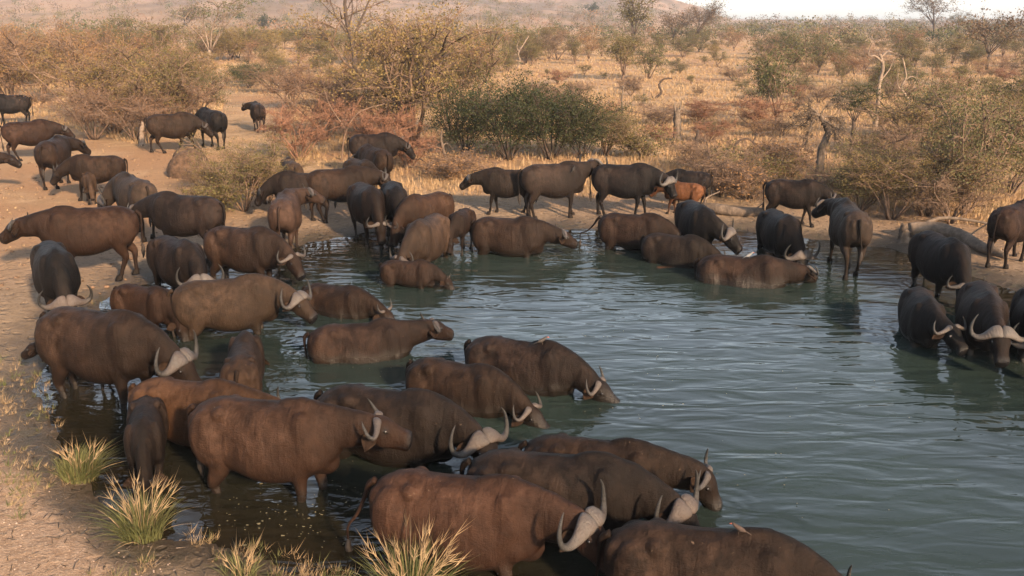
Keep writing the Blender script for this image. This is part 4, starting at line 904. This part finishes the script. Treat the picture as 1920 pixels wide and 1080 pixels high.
# ------------------------------------------------------------------ dead wood
def dead_tree(name, u, v, label, trunkP, r0, limbs, m, seed, twigs=0, tl=.5, cat='dead tree', top_jag=False, face=0.0):
    """trunkP: list of (x,z[,y]) in metres; limbs: (t on trunk, [(dx,dz[,dy])...], radius)"""
    rng = np.random.default_rng(seed); x, y, z = ground_at(u, v); r = bpy.data.objects.new(name, None); COL.objects.link(r); r.location = (x, y, z - .06); r.rotation_euler = (0, 0, face)
    tag(r, label, cat); P3 = lambda L: np.array([(p[0], p[2] if len(p) > 2 else 0, p[1]) for p in L], float)
    TP = P3(trunkP); n = max(14, len(TP) * 5); Q = crom(TP, n); R = np.linspace(r0, r0 * .55 if top_jag else r0 * .45, n); R[:2] *= 1.25
    V, F, t = tube(Q, R, 10, ref=(1, 0, 0)); ph = np.arctan2(V[:, 1] - np.interp(V[:, 2], Q[:, 2], Q[:, 1]) if abs(Q[-1, 2] - Q[0, 2]) > .3 else V[:, 1], V[:, 0])
    V = V + rng.normal(size=V.shape) * r0 * .10
    if top_jag: msk = t > .97; V[msk, 2] += rng.uniform(-.1, .5, msk.sum()) * r0 * 2
    link('trunk', mesh('trunk', V, F, [m]), r); ends = []
    for (tt, L, rr) in limbs:
        b = Q[int(tt * (n - 1))]; LP = np.vstack([b, b + P3(L)]); q = crom(LP, 5 * len(LP)); V, F, t = tube(q, np.linspace(rr, rr * .25, len(q)), 7, ref=(1, .2, 0))
        V = V + rng.normal(size=V.shape) * rr * .08; link('limb', mesh('limb', V, F, [m]), r); ends.append(q)
    if twigs:
        A = []; B_ = []
        for q in ends or [Q]:
            mb_ = MB()
            for _ in range(twigs):
                s = q[rng.integers(len(q) // 4, len(q))]; d = rng.normal(size=3) * .75 + (q[-1] - q[0]) / (np.linalg.norm(q[-1] - q[0]) + 1e-6) * .9; d /= np.linalg.norm(d); l = tl * rng.uniform(.3, 1)
                p1 = s + d * l * .5 + rng.normal(size=3) * l * .12; p2 = s + d * l + rng.normal(size=3) * l * .15; A += [s, p1]; B_ += [p1 + (p2 - p1) * .1, p2]
                for _k in range(2): A.append(p1); B_.append(p1 + rng.normal(size=3) * l * .28)
        V, F = ribbons(np.array(A), np.array(B_), .003 + r0 * .035, rng); link('twigs', mesh('twigs', V, F, [m]), r)
    return r
D = dead_tree
D('dead_tree', 665, 145, 'tall bare dark tree rising above the thicket at upper left of centre', [(0, 0), (.05, 1.3), (.0, 2.6), (-.35, 4.2), (-.5, 6.0), (-.2, 8.6)], .24,
  [(.28, [(.6, .8), (1.6, 1.9), (2.4, 2.3)], .10), (.36, [(.3, 1.5), (1.0, 3.0), (1.8, 4.6), (2.8, 5.4)], .13), (.45, [(-.5, .8), (-1.3, 2.2), (-1.8, 4.0)], .10), (.55, [(-.6, 1.0), (-1.5, 1.8), (-2.4, 2.8)], .08), (.6, [(.4, 1.2), (.5, 2.4), (1.2, 3.4)], .08), (.75, [(.5, .9), (1.0, 2.2)], .06), (.5, [(.8, 1.0, .6), (1.7, 1.5, .8), (2.8, 1.6, 1.0)], .07)], BARK_DARK, 1, 22, 1.5)
D('broken_tree', 1532, 352, 'broken leaning trunk with drooping dead crown on the far bank', [(0, 0), (.02, .6), (.02, 1.2), (.16, 1.65), (.05, 1.9), (-.12, 2.15)], .135,
  [(.98, [(-.25, .10), (-.5, .05), (-.75, -.25)], .035), (.97, [(-.2, -.1), (-.35, -.4, -.2), (-.45, -.7, -.3)], .03), (.95, [(.25, .05), (.5, -.05), (.65, -.35)], .03), (1.0, [(.1, .2), (.35, .35), (.6, .38)], .025), (.9, [(.2, -.15, -.3), (.3, -.5, -.3)], .03), (1.0, [(-.35, .25), (-.65, .28)], .03), (.96, [(-.1, .1, .3), (-.3, -.2, .5)], .03)], WOOD_DEAD, 2, 60, .5)
D('twisted_tree', 1640, 238, 'pale twisted dead tree with forked crown at right', [(0, 0), (.05, .9), (-.03, 1.8), (.06, 2.7), (-.15, 3.3)], .115,
  [(.85, [(-.35, .25), (-.65, .3), (-.6, .75)], .06), (.95, [(.3, .25), (.6, .12)], .05), (.15, [(-.3, .3), (-.35, .9)], .07), (.6, [(.35, .5), (.5, 1.0)], .04)], BARK_PALE, 3, 8, .6)
D('twisted_tree', 1697, 215, 'pale zigzag dead tree right of the twisted forked one', [(0, 0), (.1, .7), (-.35, 1.4), (-.2, 2.0), (-.5, 2.9)], .08, [(.45, [(-.35, .4), (-.4, 1.0)], .05), (.3, [(.25, .4), (.3, .8)], .04), (.7, [(.3, .2), (.6, .1)], .04)], BARK_PALE, 4, 7, .5)
D('curved_snag', 1224, 188, 'dark curved snag leaning right in the golden meadow', [(0, 0), (.25, .25), (.5, .55), (.35, .95), (.6, 1.3), (1.1, 1.35)], .09, [(.1, [(-.15, .3), (-.2, .5)], .04)], BARK_DARK, 5, cat='dead wood')
D('bare_post', 1165, 232, 'upright thin bare snag with knobby sides above the evergreen row', [(0, 0), (.03, .7), (-.02, 1.2), (.05, 1.75)], .07, [(.3, [(-.15, .15), (-.2, .3)], .05), (.05, [(.2, .35), (.35, .5), (.5, 1.0)], .05), (.95, [(-.05, .12)], .08)], WOOD_DEAD, 6, 3, .3, cat='dead wood')
D('tree_stump', 1268, 264, 'broad pale grey stump with split top above the charcoal bull', [(0, 0), (.02, .5), (-.03, 1.0), (.0, 1.25)], .19, [(.8, [(-.10, .25), (-.14, .42)], .08), (.85, [(.10, .15), (.1, .3)], .09), (.05, [(-.3, .02), (-.5, -.02)], .08)], WOOD_DEAD, 7, cat='stump', top_jag=True)
D('burnt_stump', 1306, 287, 'dark burnt stump with raised knob and arched arm in the golden grass', [(0, 0), (-.02, .35), (-.03, .62), (.02, .9)], .085, [(.6, [(.2, .05), (.38, -.1), (.42, -.4)], .06)], BARK_DARK, 8, cat='stump')
D('pale_stump', 266, 272, 'small whitish stump beside the stepping brown buffalo', [(0, 0), (.03, .35), (.05, .6), (.15, .85)], .12, [(.8, [(.2, .2), (.35, .3)], .03), (.05, [(.3, .02), (.55, -.05)], .06), (.1, [(.2, .1, -.3)], .05)], BARK_PALE, 9, cat='stump', top_jag=True)
D('splintered_stump', 762, 315, 'dark splintered stump with leaning sticks behind the drinking pair', [(0, 0), (-.05, .5), (-.1, 1.05)], .085, [(.2, [(.4, -.02), (.9, -.15, -.3)], .04), (.3, [(.5, .1), (1.1, -.3, -.5)], .035), (.9, [(-.2, .2), (-.3, .4)], .03)], BARK_DARK, 10, 5, .4, cat='stump', top_jag=True)
D('dead_branch', 838, 302, 'pale forked dead branch standing in dry grass right of the splintered stump', [(0, 0), (-.1, .4), (-.18, .8), (-.15, 1.1)], .06, [(.4, [(-.35, .15), (-.7, .2)], .035), (.5, [(.15, .1), (.35, -.1)], .03)], WOOD_DEAD, 11, 4, .35, cat='dead wood')
D('dead_branch', 970, 128, 'pale crooked dead trunk at the edge of the meadow below the slope', [(0, 0), (.25, .8), (.1, 1.5), (.7, 2.5), (1.1, 3.1)], .11, [(.55, [(-.2, .5), (.1, 1.2)], .06), (.2, [(-.6, .1), (-.9, .5)], .05)], BARK_PALE, 12, 8, .9, cat='dead wood')
D('dead_branch', 905, 112, 'whitish forked dead crown poking out of the middle scrub', [(0, 0), (.1, 1.8), (-.4, 3.2), (-.6, 4.4)], .12, [(.6, [(.6, .6), (.9, 1.8)], .07), (.45, [(-.9, .3), (-1.8, .9), (-2.3, 2)], .07), (.8, [(.4, .6), (.3, 1.2)], .05)], BARK_PALE, 13, 12, 1.0, cat='dead wood')
D('dead_branch', 1405, 288, 'low dark arched dead branch in the golden grass left of the broken tree', [(-.6, 0), (-.5, .45), (-.1, .6), (.4, .3), (.9, .42), (1.3, .15)], .045, [(.5, [(.2, .3), (.7, .35)], .03), (.7, [(.2, .3), (.4, .2)], .025)], BARK_DARK, 14, 12, .5, cat='dead wood')
D('dead_branch', 480, 112, 'thin pale leaning dead branch right of the pale barked tree', [(0, 0), (-.7, .6), (-1.3, 1.3), (-2.3, 1.7)], .08, [(.3, [(.5, .0), (1.2, .1)], .05), (.5, [(-.1, .6), (-.5, 1.0)], .05)], BARK_PALE, 15, 8, .8, cat='dead wood')
D('dead_branch', 640, 300, 'thin arching bare branch over the central twigs', [(0, 0), (.2, 1.0), (.7, 1.7), (1.6, 2.0)], .035, [(.4, [(-.5, .8), (-.7, 1.4)], .025)], TWIG, 16, 18, .6, cat='dead wood')
def fallen_log(P, R, label, m, seed, arms=()):
    rng = np.random.default_rng(seed); Q = crom(np.array(P, float), 26); Rr = crom(np.array(R, float), 26)[:, 0]; V, F, t = tube(Q, Rr, 14, ref=(0, 0, 1))
    lump = (vnoise(V[:, 0] * 3, V[:, 1] * 3 + V[:, 2] * 6, seed) - .5) * .07 + rng.normal(size=len(V)) * .006; Cc = np.repeat(Q, 14, 0); Cc = np.vstack([Cc, Q[0], Q[-1]]); d = V - Cc; V = V + d * (lump / (np.linalg.norm(d, axis=1) + .02))[:, None]
    r = bpy.data.objects.new('fallen_log', None); COL.objects.link(r); b = Q[13]; r.location = b; tag(r, label, 'log'); link('trunk', mesh('trunk', V - b, F, [m]), r)
    for (i, A, rr) in arms:
        q = crom(np.vstack([Q[i], Q[i] + np.array(A, float)]), 10); V, F, t = tube(q, np.linspace(rr, rr * .3, 10), 7); link('limb', mesh('limb', V - b, F, [m]), r)
def gp(u, v, dz): x, y, z = ground_at(u, v); return (x, y, z + dz)
fallen_log([gp(1318, 398, .16), gp(1350, 402, .12), gp(1390, 405, .10), gp(1432, 406, .14)], [.10, .13, .12, .09], 'weathered fallen trunk on the far bank between the black bull and the bowed one', WOOD_DEAD, 1, [(2, [(.0, .1, .2), (.4, .3, .35)], .04), (20, [(.3, .1, .2)], .03)])
fallen_log([gp(1702, 445, .18), gp(1745, 445, .2), gp(1790, 455, .18), gp(1840, 474, .14), gp(1885, 490, .1)], [.15, .17, .15, .12, .07], 'long pale fallen log sloping to the water at the right bank', simple('sun_bleached_log', (.105, .080, .060), .9, .35, 8, .03), 2, [(3, [(.5, .15, .22), (1.2, -.1, .22), (2.1, -.55, .08)], .06), (15, [(.3, .2, .15), (.6, .2, .35)], .03)])
D('tree_stump', 1692, 452, 'squat grey stump leaning on the end of the long pale log', [(0, 0), (.02, .2), (.0, .36)], .15, [(.1, [(-.2, .0), (-.35, -.04)], .06), (.1, [(.1, .0, -.25)], .05)], WOOD_DEAD, 17, cat='stump', top_jag=True)

# ------------------------------------------------------------------ termite mound
def mound():
    x, y, z = ground_at(356, 330); u = np.linspace(0, 2 * PI, 40, endpoint=False); t = np.linspace(0, 1, 18); V = []
    for q in t:
        r = .62 * math.cos(q * PI / 2) ** .7; zz = .92 * math.sin(q * PI / 2)
        for a in u: k = 1 + .22 * (float(vnoise(np.array(math.cos(a) * 2 + 5), np.array(math.sin(a) * 2 + q * 3), 4)) - .5); V.append((r * math.cos(a) * k * 1.05, r * math.sin(a) * k, zz * (1 + .12 * (k - 1) * 5)))
    F = [(i * 40 + j, i * 40 + (j + 1) % 40, (i + 1) * 40 + (j + 1) % 40, (i + 1) * 40 + j) for i in range(17) for j in range(40)]
    o = link('termite_mound', mesh('termite_mound', V, F, [simple('mound_earth', (.060, .036, .022), .95, .5, 7, .07)])); o.location = (x, y, z - .08); tag(o, 'rounded brown earth mound on the bank behind the dark rounded buffalo', 'termite mound')
mound()

# ------------------------------------------------------------------ small things
def pebbles():
    rng = np.random.default_rng(77); mb = MB(); k = 0
    while k < 900:
        u = rng.uniform(-60, 420); v = rng.uniform(700, 1120); x, y = at(u, v, .2)[:2]
        if float(shore_dist(np.array([x]), np.array([y]))[0]) < .35: k += 1; continue
        s = rng.uniform(.004, .016) * (1 + (rng.random() < .03) * 1.5); z = gh(x, y); r = rng.normal(size=(6, 3)) * .25 * s
        V = np.array([(s, 0, 0), (-s, 0, 0), (0, s, 0), (0, -s, 0), (0, 0, s * .7), (0, 0, -s * .7)]) + r + [x, y, z]
        mb.add(V, [(0, 2, 4), (2, 1, 4), (1, 3, 4), (3, 0, 4), (2, 0, 5), (1, 2, 5), (3, 1, 5), (0, 3, 5)]); k += 1
    tag(link('pebbles', mesh('pebbles', mb.verts(), mb.F, [simple('pebble_stone', (.24, .18, .14), .85, .4, 30)])), kind='stuff')
pebbles()
def litter():
    """leaf bits, scum and seed fluff afloat, fallen sticks and dung crumbs ashore"""
    rng = np.random.default_rng(15); mb = MB()
    spots = [(560, 965, 90, 30, 130), (640, 920, 60, 25, 50), (480, 975, 60, 20, 60), (1030, 640, 260, 90, 90), (720, 690, 70, 25, 60), (800, 850, 60, 14, 40), (1150, 720, 90, 50, 60), (1350, 800, 260, 130, 120), (650, 1010, 120, 40, 120), (930, 790, 90, 60, 30)]
    for (u, v, su, sv, n) in spots:
        for _ in range(n // 3):
            p = at(u + rng.normal() * su, min(v + rng.normal() * sv, 1075), .012); s = rng.uniform(.003, .009) * (2.0 if rng.random() < .12 and v > 900 else 1)
            if float(shore_dist(np.array([p[0]]), np.array([p[1]]))[0]) > 0: continue
            a = np.sort(rng.uniform(0, 2 * PI, 6)); V = np.stack([np.cos(a) * s * 1.4, np.sin(a) * s, rng.uniform(0, .002, 6)], 1) + [p[0], p[1], .014]; V = np.vstack([V, V - [0, 0, .003]])
            mb.add(V, [tuple(range(6))] + [(i, (i + 1) % 6, (i + 1) % 6 + 6, i + 6) for i in range(6)])
    tag(link('floating_debris', mesh('floating_debris', mb.verts(), mb.F, [simple('pale_scum', (.10, .088, .052), .8, .4, 40)], smooth=False)), kind='stuff')
    A = []; B_ = []
    for _ in range(1500):
        u = rng.uniform(-100, 1980); v = rng.uniform(250, 560) if rng.random() < .6 else rng.uniform(700, 1090)
        if v > 560: u = rng.uniform(-60, 700)
        x, y = at(u, v, .2)[:2]; z = gh(x, y)
        if z < -.02: continue
        a = rng.uniform(0, 2 * PI); l = rng.uniform(.06, .3) * (1 if v < 560 else .5); A.append((x, y, z + .01)); B_.append((x + math.cos(a) * l, y + math.sin(a) * l, z + rng.uniform(.0, .05)))
    V, F = ribbons(np.array(A), np.array(B_), .006, rng); tag(link('fallen_twigs', mesh('fallen_twigs', V, F, [WOOD_DEAD])), kind='stuff')
    mb = MB()
    for _ in range(260):
        u = rng.uniform(-60, 620); v = rng.uniform(300, 560); x, y = at(u, v, .2)[:2]; z = gh(x, y)
        if z < .03: continue
        V, F = ellipsoid((x, y, z + .01), rng.uniform(.02, .075) * np.array([1, rng.uniform(.7, 1.2), .45]), None, 7, 5); mb.add(V + rng.normal(size=V.shape) * .006, F)
    tag(link('dung_and_clods', mesh('dung_and_clods', mb.verts(), mb.F, [simple('dung', (.11, .07, .045), .95, .5, 20)])), kind='stuff')
litter()

# ------------------------------------------------------------------ oxpeckers
bpy.context.view_layer.update()
def bird(u, v, yaw, label, s=1.0, body=(.30, .25, .20)):
    d = Vector((_fw * FPX + _rt * (u - 960) + _up * (540 - v)).tolist()).normalized(); dg = bpy.context.evaluated_depsgraph_get()
    hit, loc, nrm, i, ob, mt = S.ray_cast(dg, Vector(CAM.tolist()), d)
    if not hit or ob.name.split('.')[0] != 'body': print('BIRD MISS', u, v, ob.name if hit else None); return
    r = bpy.data.objects.new('oxpecker', None); COL.objects.link(r); r.location = loc; r.rotation_euler = (0, 0, yaw); r.scale = (s,) * 3; tag(r, label, 'bird', 'oxpeckers on buffalo backs')
    ft = simple('bird_feather', tuple(q_ * .5 for q_ in body), .8, .3, 40); V, F, t = loft([(-.07, 0, .035), (-.04, 0, .05), (0, 0, .06), (.045, 0, .085), (.07, 0, .105), (.09, 0, .11)], (0, -1, 0), (0, 0, 1), [.010, .024, .030, .024, .018, .006], [.010, .024, .032, .026, .019, .006], 10, 14)
    link('body', mesh('bird_body', V, F, [ft]), r)
    V, F, t = loft([(-.05, 0, .045), (-.09, 0, .03), (-.14, 0, .005)], (0, -1, 0), (0, 0, 1), [.012, .014, .008], [.006, .004, .003], 6, 4); link('tail', mesh('bird_tail', V, F, [ft]), r)
    V, F, t = tube([(.085, 0, .108), (.10, 0, .104), (.115, 0, .100)], np.array([.008, .006, .001]), 6); link('beak', mesh('bird_beak', V, F, [simple('beak', (.4, .08, .04), .4, .2)]), r)
    for q in (-1, 1): V, F, t = tube([(0, .012 * q, .04), (.005, .016 * q, .02), (.01, .016 * q, -.01)], np.array([.004, .003, .003]), 5); link('leg', mesh('bird_leg', V, F, [BARK_DARK]), r)
bird(1404, 484, .3, 'small pale bird perched on the back of the buffalo lying in the water', 1.0, (.22, .22, .22))
bird(1016, 645, .2, 'small dark bird on the hump of the far right wading buffalo', .9, (.06, .05, .045))
bird(1386, 1000, 2.8, 'dark ruffled bird on the back of the buffalo cut off at the bottom right', .75, (.07, .045, .035))
bird(1075, 322, 1.2, 'tiny dark bird clinging to the flank of the pale grey bull', 1.1, (.03, .025, .02))

# ------------------------------------------------------------------ air
def haze(density):
    x0, x1, y0, y1, z0, z1 = -1500, 1500, -60, 2300, -14, 130
    V = [(x, y, z) for z in (z0, z1) for y in (y0, y1) for x in (x0, x1)]; F = [(0, 2, 3, 1), (4, 5, 7, 6), (0, 1, 5, 4), (2, 6, 7, 3), (0, 4, 6, 2), (1, 3, 7, 5)]
    me = mesh('haze', V, F, smooth=False); m = bpy.data.materials.new('haze_air'); m.use_nodes = True; nt = m.node_tree; nt.nodes.clear()
    o_ = nt.nodes.new('ShaderNodeOutputMaterial'); v = nt.nodes.new('ShaderNodeVolumePrincipled'); v.inputs['Color'].default_value = (.74, .84, 1.0, 1); v.inputs['Density'].default_value = density; v.inputs['Anisotropy'].default_value = 0.0
    nt.links.new(v.outputs[0], o_.inputs['Volume']); me.materials.append(m); tag(link('haze', me), kind='stuff')
haze(.00025)
